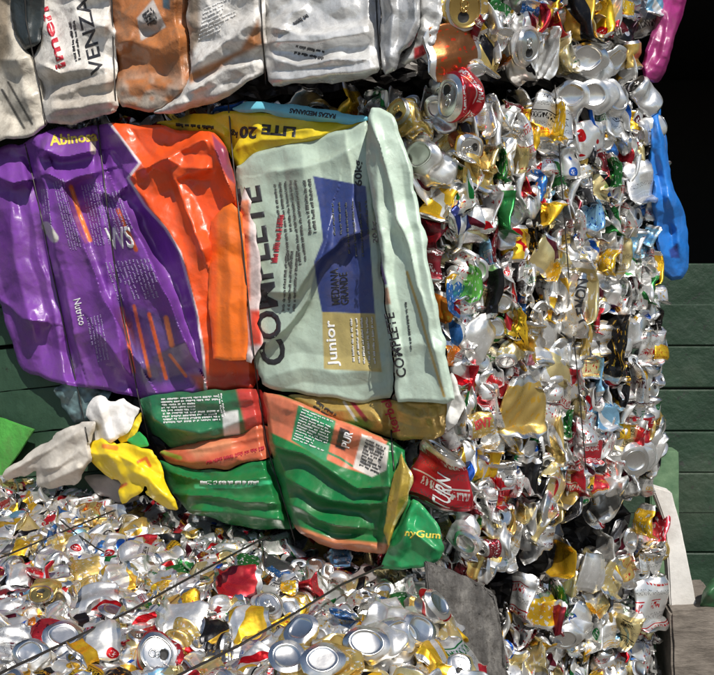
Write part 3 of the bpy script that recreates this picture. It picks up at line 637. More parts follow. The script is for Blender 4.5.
# outer right side of the bale, seen from a step to the right
PS = Plane((R0[0] - .075, R0[1] - .03, Z_MID0), (PR.u[0], PR.u[1], 0))
fill(PS, .03, .4, .04, .88, .055, .07, K_SIDE, 90, 25, -.02, .01, tj=20, region=lambda x, y: x < (652 if y < 290 else 660))
# upper bale
fill(PUR, .0, WR - .03, .03, .42, .028, .048, K_SIDE, 92, 14, .022, .010, tj=18, sc=(.5, .88), region=lambda x, y: x < 641 and y < 64)
fill(PUR, -.06, WR - .04, .03, .42, .065, .075, K_SIDE, 90, 22, -.036, .006, tj=20, region=lambda x, y: x < 640 and y < 60)
# lower right bale
zt = Z_MID0 - .05
PLRt = Plane((PLR.o[0], PLR.o[1], zt), PLR.n)
def lowreg(px, py): return px < 664 and py > float(np.interp(px, [480, 505, 560, 600, 640, 668], [640, 622, 580, 552, 518, 498]))
fill(PLRt, -.02, WR + .025, -.45, .05, .025, .043, K_SIDE, 88, 14, .012, .012, tj=18, sc=(.45, .82), region=lowreg)
fill(PLRt, -.02, WR + .0, -.5, .02, .065, .07, K_SIDE, 88, 30, -.03, .01, tj=22, region=lambda x, y: lowreg(x, y - 12))
# low bale top; right edge runs away from the camera
def topreg(px, py):
    return px < 428 + (py - 570) * .42 and py > 478 and py < 760
Ptop = PTOP
def ftop(da, db, h, dh, clear, tj, sc):
    y = 1.12
    while y < 2.75:
        x = -1.15 + rnd.uniform(0, da)
        while x < .26:
            P = np.array([x + rnd.uniform(-.4, .4) * da, y + rnd.uniform(-.4, .4) * db, Z_LOW + h + rnd.uniform(-dh, dh)])
            x += da
            P[2] += .035 * float(ss(P[1], 1.95, 2.55)); px, py = topx(P)
            if px > 420 + (py - 570) * .42 or py > 800: continue
            # the bale ends under the left face of the middle bale
            if (P - PL.o) @ PL.n < -.06: continue
            if px < -90: continue
            if any(math.hypot(q[0] - px, (q[1] - py) * 1.4) < clear * k.M.to_scale()[0] for q, k in LMPX): P[2] -= .022
            kd = rnd.choices([k[0] for k in K_TOP], [k[1] for k in K_TOP])[0]
            p = rnd.choice(PROTOS[kd]); c, s2, m = rand_style(); s = rnd.uniform(*sc)
            if kd in ('lid', 'base'):
                k = place(p, P, PTOP.frame(), 0, c, s2, m, (R(28 + rnd.gauss(0, 22)), R(rnd.gauss(0, 25))), s); k.M = k.M @ Matrix.Rotation(rnd.uniform(0, 6.28), 4, 'Z')
            else:
                k = place(p, P, PTOP.frame(), 0, c, s2, m, (R(14 + rnd.gauss(0, tj)), R(rnd.gauss(0, tj))), s); k.M = k.M @ Matrix.Rotation(rnd.gauss(0, 1.0), 4, 'Z')
        y += db * (1 + .0 * y)
ftop(.047, .039, .008, .008, 9, 12, (.48, .84))
ftop(.06, .055, -.010, .006, 0, 14, (.7, .9))
ftop(.10, .09, -.030, .006, 0, 14, (.9, 1.1))
# right flank of the low bale
PFL = Plane((.165, 1.6, Z_LOW), (1, .08, 0))
fill(PFL, -.5, .35, -.4, .0, .06, .055, K_SIDE, 0, 25, -.01, .01, tj=20)
# ------------------------------------------------------------------ wrinkled sheets (bags, foil, cloth)
def bag_mat(name, rough=.38, coat=.25, metal=0., dirt=.3, crinkle=.5, weave=False, dcol=(.16, .12, .08)):
    s = NT(name); o = s.coord(); a = s.n('ShaderNodeAttribute', attribute_name='tint').outputs['Color']
    d = s.ramp(s.noise(16, 6, .7, o), [(.46, 0.), (.74, 1.)])
    d2 = s.ramp(s.noise(90, 4, .7, o), [(.50, 0.), (.68, 1.)])
    c = s.mix(s.math('MULTIPLY', d, dirt), a, dcol); c = s.mix(s.math('MULTIPLY', d2, dirt * .45), c, dcol)
    v = s.ramp(s.noise(7, 3, .5, o), [(.3, .88), (.7, 1.1)]); c = s.mix(1., c, v, 'MULTIPLY')
    s.set(s.b, 'Base Color', c); s.b.inputs['Metallic'].default_value = metal
    s.set(s.b, 'Roughness', s.ramp(s.noise(25, 4, .6, o), [(.3, rough * .7), (.7, rough * 1.4)]))
    s.b.inputs['Coat Weight'].default_value = coat; s.b.inputs['Coat Roughness'].default_value = .22
    hgt = s.math('ADD', s.math('MULTIPLY', s.noise(55, 5, .62, o, .6), 1.6), s.math('MULTIPLY', s.vor(48, o, 'DISTANCE_TO_EDGE'), 1.2))
    dv = s.n('ShaderNodeVectorMath', operation='ADD'); nz = s.n('ShaderNodeTexNoise'); nz.inputs['Scale'].default_value = 12; s.l(o, nz.inputs['Vector']); sc_ = s.n('ShaderNodeVectorMath', operation='SCALE'); s.l(nz.outputs['Color'], sc_.inputs[0]); sc_.inputs['Scale'].default_value = .05; s.l(o, dv.inputs[0]); s.l(sc_.outputs[0], dv.inputs[1])
    hgt = s.math('ADD', s.math('MULTIPLY', s.noise(70, 4, .6, o, .8), .9), s.math('MULTIPLY', s.vor(30, dv.outputs[0], 'DISTANCE_TO_EDGE'), .8))
    hgt = s.math('ADD', hgt, s.math('MULTIPLY', s.noise(300, 3, .5, o), .12))
    s.bump(hgt, crinkle * .6, .003); return s.m
BM = {'film': bag_mat('printed_bag_film', .36, .15, 0, .25), 'woven': bag_mat('dusty_woven_bag', .42, .15, 0, .62, 1.0), 'foil': bag_mat('silvery_bag_foil', .33, .2, .35, .45, .7),
      'soft': bag_mat('thin_plastic', .42, .15, 0, .15, .7), 'cloth': bag_mat('soft_cloth', .85, 0, 0, .35, .5)}
SHEETS = []
def ragged(poly, amp=1.7):
    Q = []
    for i in range(len(poly)):
        a, b = poly[i], poly[(i + 1) % len(poly)]; L = math.hypot(b[0] - a[0], b[1] - a[1]); k = max(1, int(L / 4))
        for j in range(k): Q.append((a[0] + (b[0] - a[0]) * j / k, a[1] + (b[1] - a[1]) * j / k))
    Q = np.array(Q); x, y = Q.T
    dx = (vn(x / 17, y / 17, 61) - .5) * 2.6 * amp + (vn(x / 6, y / 6, 62) - .5) * .9 * amp; dy = (vn(x / 17, y / 17, 63) - .5) * 2.6 * amp + (vn(x / 6, y / 6, 64) - .5) * .9 * amp
    return [tuple(q) for q in np.stack([x + dx, y + dy], 1)]
class Sheet:
    def __init__(s, poly, plane, h, ridges=(), wr=((.006, 34, 20, 15, 'r', 1), (.0025, 13, 9, 60, 'r', 2)), roll=(7, .02), hf=None, seed=0, rk=1.15, fac=((6.0, 27, .5), (9.0, -18, .5)), rag=1.7, cr=((.0060, 62, 20), (.0050, 41, 75), (.0045, 53, 130), (.0030, 27, 50), (.0022, 19, 105), (.0016, 14, 160))):
        s.poly = ragged(poly, rag); s.fac = fac; s.plane = plane; s.h = h; s.ridges = ridges; s.wr = wr; s.roll = roll; s.hf = hf; s.seed = seed; s.rk = rk; s.cr = tuple(cr) + ((.0012, 9, 40),); s.roll = (min(roll[0], 4.5), roll[1] * .22)
    def height(s, X, Y):
        """the swept form broken into small flat facets with straight creases between them"""
        X = np.asarray(X, float); Y = np.asarray(Y, float); acc = 0
        for size, ang, w in s.fac:
            ca, sa = math.cos(R(ang)), math.sin(R(ang)); u = (X * ca + Y * sa) / size; v = (-X * sa + Y * ca) / (size * 1.25)
            ui = np.floor(u).astype(int); vi = np.floor(v).astype(int); fx = u - ui; fy = v - vi
            u0, v0 = ui.min(), vi.min(); nu, nv = ui.max() - u0 + 2, vi.max() - v0 + 2
            gu, gv = np.meshgrid(np.arange(nu) + u0, np.arange(nv) + v0, indexing='ij'); gv2 = gv * 1.25
            G = s.raw(size * (gu * ca - gv2 * sa), size * (gu * sa + gv2 * ca)); i, j = ui - u0, vi - v0
            a, b, c, d = G[i, j], G[i + 1, j], G[i, j + 1], G[i + 1, j + 1]
            A = np.where(fx + fy < 1, a + (b - a) * fx + (c - a) * fy, d + (c - d) * (1 - fx) + (b - d) * (1 - fy))
            B = np.where(fx > fy, a + (b - a) * fx + (d - b) * fy, a + (d - c) * fx + (c - a) * fy)
            acc = acc + w * np.where(TAB[(vi * 7 + 3) % 128, (ui * 5 + 1) % 128] > .5, A, B)
        return acc + s.swept(X, Y)
    def raw(s, X, Y):
        X = np.asarray(X, float); Y = np.asarray(Y, float); H = np.full(X.shape, float(s.h))
        if s.hf is not None: H = H + s.hf(X, Y)
        wx = (vn(X / 31, Y / 31, s.seed + 5) - .5) * 16; wy = (vn(X / 31, Y / 31, s.seed + 6) - .5) * 16
        Xw, Yw = X + wx, Y + wy
        for amp, la, lb, ang, md, sd in s.wr:
            c, q = math.cos(R(ang)), math.sin(R(ang)); a = (Xw * c + Yw * q) / la; b = (-Xw * q + Yw * c) / lb
            n = rid(a, b, sd + s.seed) if md == 'r' else vn(a, b, sd + s.seed) * 2 - 1
            n = n * (.35 + 1.3 * vn(X / 40, Y / 40, sd + s.seed + 9))
            H = H + amp * n
        for j, (amp, lam, ang) in enumerate(s.cr):
            th = R(ang + 14 * math.sin(j * 3.1 + s.seed)); kx = vn(X / 55, Y / 55, j + s.seed) * lam * .8; ky = vn(X / 55, Y / 55, j + 3 + s.seed) * lam * .8
            ca, sa = math.cos(th), math.sin(th); u_ = ((X + kx) * ca + (Y + ky) * sa) / (lam * .85); v_ = (-(X + kx) * sa + (Y + ky) * ca) / (lam * 3.0)
            H = H + amp * 1.8 * (facet(u_, v_, j + s.seed) * 2 - 1) * (.45 + .8 * ss(vn(X / 38, Y / 38, 20 + j + s.seed), .3, .7))
        return H
    def swept(s, X, Y):
        """the long folds, strap pinches and the turned-back edge"""
        H = np.zeros(X.shape); wx = (vn(X / 31, Y / 31, s.seed + 5) - .5) * 16; wy = (vn(X / 31, Y / 31, s.seed + 6) - .5) * 16
        wx = wx + (facet(X / 11, Y / 11, 70) - .5) * 7; wy = wy + (facet(X / 11, Y / 11, 71) - .5) * 7
        for pts, w, a, md in s.ridges:
            d, sg, t = seg_d(X + wx * .25, Y + wy * .25, pts); tp = np.clip(np.minimum(t, 1 - t) * 6 + .25, 0, 1); d = np.sqrt(d * d + 1.0) - 1.0
            if md == 'tent': f = np.maximum(0, 1 - d / w) * tp
            elif md == 'soft': f = np.maximum(0, 1 - d / (w * 1.3)) * tp
            elif md == 'fold': f = np.where(sg > 0, .55 * np.maximum(0, 1 - d / (w * 1.9)) + .45 * np.exp(-d / w), np.exp(-d / max(w * .14, 3.4))) * tp
            elif md == 'foldl': f = np.where(sg < 0, .55 * np.maximum(0, 1 - d / (w * 1.9)) + .45 * np.exp(-d / w), np.exp(-d / max(w * .14, 3.4))) * tp
            H = H + a * f * s.rk
        d, _, _ = seg_d(X, Y, list(s.poly) + [s.poly[0]])
        H = H - s.roll[1] * (1 - ss(d, 0, s.roll[0])) ** 2
        return H
    def P(s, X, Y, off=0): return s.plane.at(X, Y, s.height(X, Y) + off)
def build_sheet(name, sh, col, mat, regions=(), lines=(), texts=(), blocks=(), step=1.2, parent=None, thick=.0009, colfn=None, register=True, skirt=.032):
    poly = sh.poly; xs = [p[0] for p in poly]; ys = [p[1] for p in poly]
    gx = np.arange(min(xs) - step, max(xs) + 2 * step, step); gy = np.arange(min(ys) - step, max(ys) + 2 * step, step)
    X, Y = np.meshgrid(gx, gy); nx, ny = len(gx), len(gy)
    cX, cY = (X[:-1, :-1] + step / 2), (Y[:-1, :-1] + step / 2); keep = inpoly(cX, cY, poly)
    used = np.zeros((ny, nx), int)
    for dy in (0, 1):
        for dx in (0, 1): used[dy:ny - 1 + dy, dx:nx - 1 + dx] += keep
    bnd = (used > 0) & (used < 4)
    for i, j in zip(*np.nonzero(bnd)):
        qx, qy = closest(X[i, j], Y[i, j], poly)
        if math.hypot(qx - X[i, j], qy - Y[i, j]) < step * 1.3: X[i, j], Y[i, j] = qx, qy
    idx = -np.ones((ny, nx), int); m = used > 0; idx[m] = np.arange(m.sum())
    xv, yv = X[m], Y[m]
    V = sh.P(xv, yv)
    NV0 = len(xv); k = np.nonzero(keep); F4 = np.stack([idx[k[0], k[1]], idx[k[0] + 1, k[1]], idx[k[0] + 1, k[1] + 1], idx[k[0], k[1] + 1]], 1)
    C = np.tile(np.array(col, float), (len(xv), 1))
    if colfn is not None: C = colfn(xv, yv, C)
    for rp, rc, fe in regions:
        d = polysd(xv, yv, rp); w = ss(d, -fe, fe)[:, None]; C = C * (1 - w) + np.array(rc) * w
    for pts, wd, rc in lines:
        d, _, _ = seg_d(xv, yv, pts); w = (1 - ss(d, wd * .5, wd * .5 + 1.1))[:, None]; C = C * (1 - w) + np.array(rc) * w
    # skirt: the film turns back towards the bale all round its outline
    fl = F4; E = np.concatenate([fl[:, [0, 1]], fl[:, [1, 2]], fl[:, [2, 3]], fl[:, [3, 0]]]); key = np.sort(E, 1); uq, inv, ct = np.unique(key, axis=0, return_inverse=True, return_counts=True)
    be = E[ct[inv.ravel()] == 1]; bv = np.unique(be); remap = {int(v): i for i, v in enumerate(bv)}
    cxy = np.array([xv.mean(), yv.mean()]); 
    prev = bv
    for dpt in (.006, .016, skirt):
        hh = sh.height(xv[bv], yv[bv]) - dpt; sx = xv[bv] + (cxy[0] - xv[bv]) * .004 * dpt / .01; sy = yv[bv] + (cxy[1] - yv[bv]) * .004 * dpt / .01
        nvv = np.arange(len(V), len(V) + len(bv)); V = np.vstack([V, sh.plane.at(sx, sy, hh)]); C = np.vstack([C, C[bv]])
        pm = {int(v): int(prev[i]) for i, v in enumerate(bv)}; nm = {int(v): int(nvv[i]) for i, v in enumerate(bv)}
        F4 = np.vstack([F4, np.array([(pm[int(a)], nm[int(a)], nm[int(b)], pm[int(b)]) for a, b in be])]); prev = nvv
    mats = [mat]; Fl = F4; mi = np.zeros(len(F4), int)
    tv, tf, tm = [], [], []; nb = len(V)
    def addink(xy, tri_, m_):
        nonlocal nb
        if m_ not in mats: mats.append(m_)
        P = sh.P(xy[:, 0], xy[:, 1], .0009); tv.append(P); tf.append(tri_ + nb); tm.append(np.full(len(tri_), mats.index(m_))); nb += len(P)
    for (body, o, dx, dy, m_, bold) in texts:
        L = math.hypot(*dx); Hh = math.hypot(*dy)
        tv2, tf2 = text_tris(body, bold, .10 if Hh > 12 else .25)
        addink(np.array(o) + tv2[:, :1] * np.array(dx) + tv2[:, 1:] * np.array(dy), tf2, m_)
    rr = random.Random(len(poly) * 7 + int(xs[0]))
    for (o, dx, dy, nl, fill_, m_) in blocks:            # rows of small illegible print
        L = math.hypot(*dx); o = np.array(o, float); dx = np.array(dx, float); dy = np.array(dy, float); q, tq = [], []
        for i in range(nl):
            t = rr.uniform(0, .02); end = rr.choice([1, 1, .97, .6])
            while t < end:
                for _l in range(rr.randint(2, 9)):
                    w = rr.uniform(.55, 1.15) / L
                    if t + w > end: break
                    h0 = (i + .2 + rr.choice([0, 0, .08])) / nl; h1 = (i + .2 + fill_ * rr.choice([1.0, 1.25, 1.6, 1.6])) / nl; b = len(q)
                    q += [o + dx * t + dy * h0, o + dx * t + dy * h1, o + dx * (t + w) + dy * h0, o + dx * (t + w) + dy * h1]
                    tq += [(b, b + 2, b + 1), (b + 1, b + 2, b + 3)]; t += w + .45 / L
                t += rr.uniform(1.0, 1.8) / L
        addink(np.array(q), np.array(tq), m_)
    if tv:
        allV = np.vstack([V] + tv); faces = [tuple(f) for f in F4.tolist()] + [tuple(f) for f in np.vstack(tf).tolist()]
        mi = np.concatenate([mi] + tm); cc = np.vstack([C, np.full((len(allV) - len(V), 3), .5)])
        me = mesh_np(name, allV, faces, mats, mi, None, cc)
    else: me = mesh_np(name, V, F4, mats, mi, None, C)
    # orient towards the camera
    n = me.polygons[NV0 // 3]; c = np.array(n.center)
    if np.array(n.normal) @ (CAMP - c) < 0: me.flip_normals()
    me.color_attributes.active_color_index = 0; me.set_sharp_from_angle(angle=R(70))
    o = link(name, me, parent)
    if thick:
        md = o.modifiers.new('film', 'SOLIDIFY'); md.thickness = thick; md.offset = -1
    if register: SHEETS.append(sh)
    return o
PURPLE = (.185, .050, .325); ORANGE = (.78, .085, .012); GREEN = (.008, .155, .040); PALE = (.42, .52, .43); YEL = (.74, .56, .02)
M_FAINT = simple('faint_lilac_ink', (.36, .28, .50), .4); M_THIN = simple('thin_grey_ink', (.12, .13, .12), .45)
W1 = ((.006, 70, 40, 70, 's', 1), (.0025, 34, 22, 60, 's', 2))
# straps (pixel columns on the left face): each strap presses the bags in
S1 = [(24, 140), (30, 165), (40, 210), (52, 270), (66, 335), (80, 400), (88, 442)]
S2 = [(97, 118), (104, 180), (114, 260), (126, 330), (138, 395), (150, 445), (168, 500)]
S3 = [(228, 100), (233, 160), (242, 240), (250, 320), (258, 390), (268, 450), (285, 505), (296, 545)]
S4 = [(367, 100), (374, 200), (382, 300), (388, 390), (391, 430), (394, 470)]
def press(S, w=6, a=-.010): return (S, w, a, 'soft')
# --- purple and orange bag
pB = smoothpoly([(-40, 150), (0, 148), (22, 143), (34, 134), (60, 128), (96, 126), (112, 123), (165, 127), (212, 131), (227, 148), (235, 180), (240, 215), (248, 250), (255, 300), (258, 389), (200, 393), (138, 399), (100, 389), (60, 381), (25, 373), (8, 335), (0, 302), (-30, 290)])
rB = [press(S1), press(S2), press(S3, 5, -.006),
      ([(118, 196), (140, 238), (168, 300), (198, 368)], 30, .030, 'fold'),
      ([(58, 178), (80, 235), (105, 300), (144, 372)], 22, .022, 'fold'),
      ([(38, 158), (50, 220), (62, 290), (82, 360)], 15, .018, 'foldl'),
      ([(40, 149), (65, 157), (96, 152)], 14, .020, 'foldl'), ([(44, 172), (66, 182), (100, 172)], 12, .016, 'foldl'),
      ([(108, 124), (140, 163), (128, 178)], 12, .012, 'tent'),
      ([(128, 176), (150, 208), (170, 234), (186, 268), (198, 315), (205, 380)], 20, .022, 'foldl'),
      ([(136, 172), (175, 152), (216, 136)], 16, .020, 'fold'),
      ([(170, 168), (186, 210), (206, 262)], 16, .014, 'foldl'), ([(212, 138), (226, 180), (240, 215)], 12, .014, 'foldl'),
      ([(-20, 168), (12, 182), (32, 178)], 12, .018, 'foldl'), ([(10, 190), (14, 260), (36, 345)], 16, .012, 'tent'), ([(0, 300), (22, 318), (50, 322)], 12, .010, 'foldl'),
      ([(150, 150), (180, 166), (216, 168)], 12, .010, 'tent'), ([(100, 190), (112, 196), (128, 182)], 8, .012, 'foldl'),
      ([(96, 330), (112, 350), (140, 388)], 14, .014, 'foldl')]
shB = Sheet(pB, PL, .045, rB, W1, (9, .03), rk=2.3, cr=((.012, 44, -20), (.009, 27, -26), (.006, 60, 40), (.005, 17, -14), (.003, 30, 80), (.0025, 12, -30)))
purple = build_sheet('plastic_bag', shB, PURPLE, BM['film'],
    regions=[([(108, 120), (140, 163), (128, 178), (145, 206), (165, 228), (180, 252), (186, 275), (196, 310), (203, 350), (206, 400), (262, 400), (262, 250), (242, 200), (232, 145), (212, 126)], ORANGE, .7),
             ([(212, 134), (228, 150), (236, 185), (228, 178), (216, 158)], (.25, .04, .09), 1.5),
             ([(190, 375), (262, 372), (262, 400), (206, 400)], (.45, .03, .012), 4),
             ([(118, 300), (178, 320), (186, 382), (140, 386), (126, 345)], (.10, .055, .20), 5)],
    lines=[([(108, 121), (140, 163), (128, 178), (145, 206), (165, 228), (180, 252), (186, 275), (196, 310), (203, 350), (206, 396)], 1.4, (.7, .62, .66)),
           ([(122, 308), (134, 372)], 2.2, (.70, .14, .04)), ([(134, 306), (150, 376)], 2.2, (.70, .14, .04)), ([(149, 314), (166, 378)], 2.6, (.75, .12, .03)), ([(166, 318), (172, 345)], 4, (.78, .22, .06)), ([(170, 355), (186, 376)], 2, (.70, .14, .04)),
           ([(71, 187), (80, 215), (90, 240)], 3.4, (.75, .20, .04)), ([(93, 140), (93, 152)], 4, (.8, .7, .55)), ([(46, 226), (54, 238)], 8, (.62, .60, .56)), ([(118, 210), (136, 250)], 3, (.7, .12, .03))],
    texts=[('Abinosa', (50, 146), (48, -5), (-1, -11), M_INKY, .03), ('WS', (110, 250), (25, -2), (-6, -22), M_INKW, .02), ('Nutrico', (73, 300), (6, 26), (7, -2), M_INKW, .01)],
    blocks=[((80, 185), (14, 62), (26, -4), 9, .28, M_FAINT), ((52, 182), (18, 70), (12, -4), 5, .28, M_FAINT), ((104, 195), (14, 40), (16, -6), 5, .28, M_FAINT), ((86, 318), (8, 46), (16, -4), 5, .28, M_FAINT), ((40, 190), (5, 42), (8, -2), 3, .28, M_FAINT), ((104, 262), (14, 40), (46, -4), 12, .3, M_FAINT)])
tag(purple, 'big purple plastic bag with an orange side, strapped flat on the bale', 'plastic bag')
# orange flap with frayed stitched edge
shF = Sheet([(211, 222), (225, 208), (232, 204), (243, 214), (246, 270), (248, 358), (232, 360), (212, 359), (210, 290)], PL, .098, [([(228, 210), (230, 285), (232, 360)], 9, .006, 'tent')], ((.003, 40, 24, 15, 's', 4),), (4, .012), cr=((.005, 40, 80), (.004, 26, 20), (.002, 15, 120)))
build_sheet('folded_flap', shF, (.86, .17, .015), BM['film'], regions=[([(209, 204), (218, 204), (216, 362), (209, 362)], (.85, .10, .012), 3)], parent=purple)
fr = [(244, 186), (250, 200), (256, 235), (258, 262), (262, 290), (258, 322), (262, 345), (254, 360), (247, 358), (245, 330), (247, 300), (243, 260), (240, 215)]
shFr = Sheet(smoothpoly(fr, 1, 1.6, 3), PL, .080, [], ((.008, 7, 6, 0, 'r', 6),), (3, .01))
build_sheet('stitched_edge', shFr, (.72, .60, .58), BM['cloth'], regions=[([(250, 310), (262, 310), (262, 345), (250, 345)], (.75, .06, .03), 3), ([(240, 200), (249, 200), (250, 300), (244, 300)], (.8, .25, .12), 2)], parent=purple, step=1.0)
# --- pale green bag: front panel
pC = smoothpoly([(234, 166), (250, 156), (300, 141), (340, 130), (366, 121), (372, 180), (380, 260), (388, 330), (394, 398), (360, 402), (330, 399), (298, 395), (262, 386), (257, 372), (255, 340), (248, 262), (240, 215)])
rC = [press(S3, 5, -.004), press(S4, 5, -.004),
      ([(262, 290), (296, 292), (318, 262), (344, 238), (372, 232)], 20, .018, 'foldl'),
      ([(262, 350), (284, 330), (306, 300), (322, 258), (332, 210)], 24, .016, 'foldl'),
      ([(266, 175), (300, 168), (332, 160), (366, 140)], 16, .008, 'fold'),
      ([(262, 380), (300, 366), (340, 372), (385, 366)], 14, .007, 'tent'),
      ([(300, 145), (306, 190), (312, 240)], 16, .006, 'tent'), ([(345, 130), (350, 170), (354, 230), (362, 300)], 10, .006, 'fold')]
shC = Sheet(pC, PL, .060, rC, ((.004, 70, 40, 60, 's', 1),), (8, .025), seed=11, rk=1.5, cr=((.0045, 50, 45), (.0030, 36, 130), (.0018, 22, 10), (.0015, 16, 60)))
green = build_sheet('feed_bag', shC, PALE, BM['film'],
    regions=[([(313, 176), (340, 181), (366, 186), (375, 314), (322, 312), (318, 292), (314, 262), (323, 240), (319, 205)], (.035, .055, .20), .6),
             ([(322, 312), (375, 314), (382, 372), (324, 369)], (.42, .34, .13), .6)],
    lines=[([(252, 190), (268, 250), (290, 320)], 0.1, PALE)],
    texts=[('COMPLETE', (287, 363), (-27, -178), (-25, 4), M_INK, .025), ('MEDIANA', (340, 304), (-2, -36), (-8, 1), M_INK, .01), ('GRANDE', (349, 304), (-2, -32), (-8, 1), M_INK, .01),
           ('Junior', (341, 366), (-4, -46), (-13, 1), M_INKW, .02), ('60kg', (364, 186), (-1, -26), (-9, 0), M_INK, .02)],
    blocks=[((298, 178), (10, 85), (-26, 6), 5, .3, M_THIN), ((300, 250), (-4, 62), (-16, 2), 3, .3, M_THIN), ((312, 178), (6, 55), (-10, 2), 2, .4, M_THIN), ((368, 200), (4, 56), (-40, 3), 6, .18, M_THIN), ((374, 316), (3, 48), (-26, 2), 5, .25, M_INKW), ((286, 215), (-12, 80), (-8, 0), 1, .5, M_INKR)])
tag(green, 'pale green dog food bag with big upright black lettering and a blue panel', 'feed bag')
# gusset standing proud, with a raised seam
pG = smoothpoly([(366, 118), (371, 108), (380, 110), (392, 116), (402, 138), (412, 172), (421, 215), (430, 262), (440, 320), (447, 360), (455, 398), (444, 404), (420, 402), (396, 401), (391, 345), (384, 285), (376, 225), (366, 165)])
rG = [([(370, 112), (384, 160), (398, 215), (412, 262), (428, 320), (446, 396)], 9, .018, 'foldl'),
      ([(374, 125), (378, 200), (388, 290), (398, 380)], 8, .010, 'tent'), ([(405, 150), (420, 230), (436, 320)], 7, .008, 'tent'), ([(396, 350), (420, 344), (440, 352)], 10, .004, 'tent')]
shG = Sheet(pG, PL, .118, rG, ((.003, 60, 30, 75, 's', 1),), (5, .022), seed=21, cr=((.0030, 44, 60), (.0020, 23, 10), (.0014, 14, 100)))
build_sheet('side_gusset', shG, (.50, .62, .52), BM['film'],
    regions=[([(369, 250), (378, 248), (387, 284), (379, 288)], (.13, .09, .25), .8), ([(379, 290), (388, 287), (391, 304), (384, 305)], (.36, .22, .15), .8)],
    lines=[([(407, 272), (418, 306), (430, 350), (444, 396)], 1.5, (.52, .36, .10))],
    texts=[('COMPLETE', (407, 376), (-13, -64), (-10, 2), M_INK, .01), ('20 kg', (379, 243), (-2, -22), (-6, 0), M_INK, .02)], blocks=[((410, 350), (-6, -50), (3.5, 0), 1, .35, M_INK)], parent=green, step=1.2, skirt=.06)
# --- yellow bag and cyan bag lying over the top edge
shY = Sheet(smoothpoly([(152, 124), (190, 114), (232, 112), (290, 117), (340, 118), (367, 117), (368, 124), (300, 144), (250, 158), (236, 168), (228, 150), (213, 136), (180, 131)]), PL, .035, [press(S3, 5, -.008), ([(236, 150), (262, 138), (300, 140), (360, 122)], 9, .012, 'fold'), ([(170, 122), (210, 126), (228, 140)], 7, .008, 'tent'), ([(250, 125), (280, 134), (320, 128)], 8, .010, 'fold')], ((.004, 34, 20, 10, 's', 1),), (6, .015), seed=31)
o = build_sheet('plastic_bag', shY, YEL, BM['film'], texts=[('20', (257, 127), (-17, -1), (-1, 12), M_INK, .04), ('kg', (238, 130), (-7, -1), (-1, 8), M_INK, .03), ('LITE', (296, 127), (-34, -3), (-1, 10), M_INK, .04)], blocks=[((176, 122), (40, 3), (0, 5), 1, .5, M_INK)], regions=[([(180, 112), (190, 112), (188, 132), (176, 132)], (.35, .30, .04), 3)])
tag(o, 'yellow printed bag with upside down black letters over the pale green bag', 'plastic bag')
shCy = Sheet(smoothpoly([(231, 110), (250, 103), (280, 103), (310, 107), (345, 113), (368, 117), (366, 122), (340, 123), (305, 121), (265, 114), (240, 114)]), PL, .045, [([(240, 108), (290, 112), (350, 119)], 6, .006, 'tent')], ((.002, 28, 14, 10, 's', 1),), (5, .014), seed=41, cr=((.002, 21, 20),))
o = build_sheet('plastic_bag', shCy, (.16, .52, .66), BM['film'], texts=[('RAZAS MEDIANAS', (336, 114), (-46, -6), (-1, 5), M_INK, .03)], step=1.1)
tag(o, 'light blue bag edge with tiny black capitals, just above the yellow bag', 'plastic bag')
# --- gold bag under the pale green bag
shGo = Sheet(smoothpoly([(285, 396), (330, 398), (360, 400), (400, 400), (444, 402), (448, 420), (445, 436), (420, 441), (396, 440), (370, 431), (330, 418), (300, 408)]), PL, .050, [press(S4, 5, -.010), ([(300, 400), (340, 410), (370, 412), (386, 430)], 8, .010, 'fold'), ([(396, 410), (420, 418), (444, 414)], 9, .010, 'tent'), ([(430, 402), (434, 422), (440, 438)], 6, .008, 'tent')], ((.004, 26, 14, 20, 's', 1),), (6, .02), seed=51, cr=((.007, 17, 60), (.005, 12, 110), (.003, 9, 20)))
o = build_sheet('foil_bag', shGo, (.50, .34, .09), BM['foil'], texts=[('kerbel', (400, 431), (-10, -32), (-9, 2), M_INKR, .02)], lines=[([(352, 402), (366, 420)], 3, (.35, .03, .05)), ([(344, 402), (356, 420)], 1.5, (.7, .65, .6))], blocks=[((318, 400), (20, 14), (-6, 8), 2, .4, M_INK)], step=1.1)
tag(o, 'shiny gold foil bag with reddish lettering under the pale green bag', 'foil bag')
shGw = Sheet(smoothpoly([(444, 384), (452, 372), (462, 392), (465, 405), (456, 424), (448, 432), (445, 410)]), PL, .07, [], ((.006, 9, 7, 20, 'r', 1),), (5, .02), seed=52)
o = build_sheet('paper_scrap', shGw, (.66, .66, .64), BM['cloth'], step=1.0); tag(o, 'crumpled white paper tip poking out at the lower corner of the pale green bag', 'scrap')
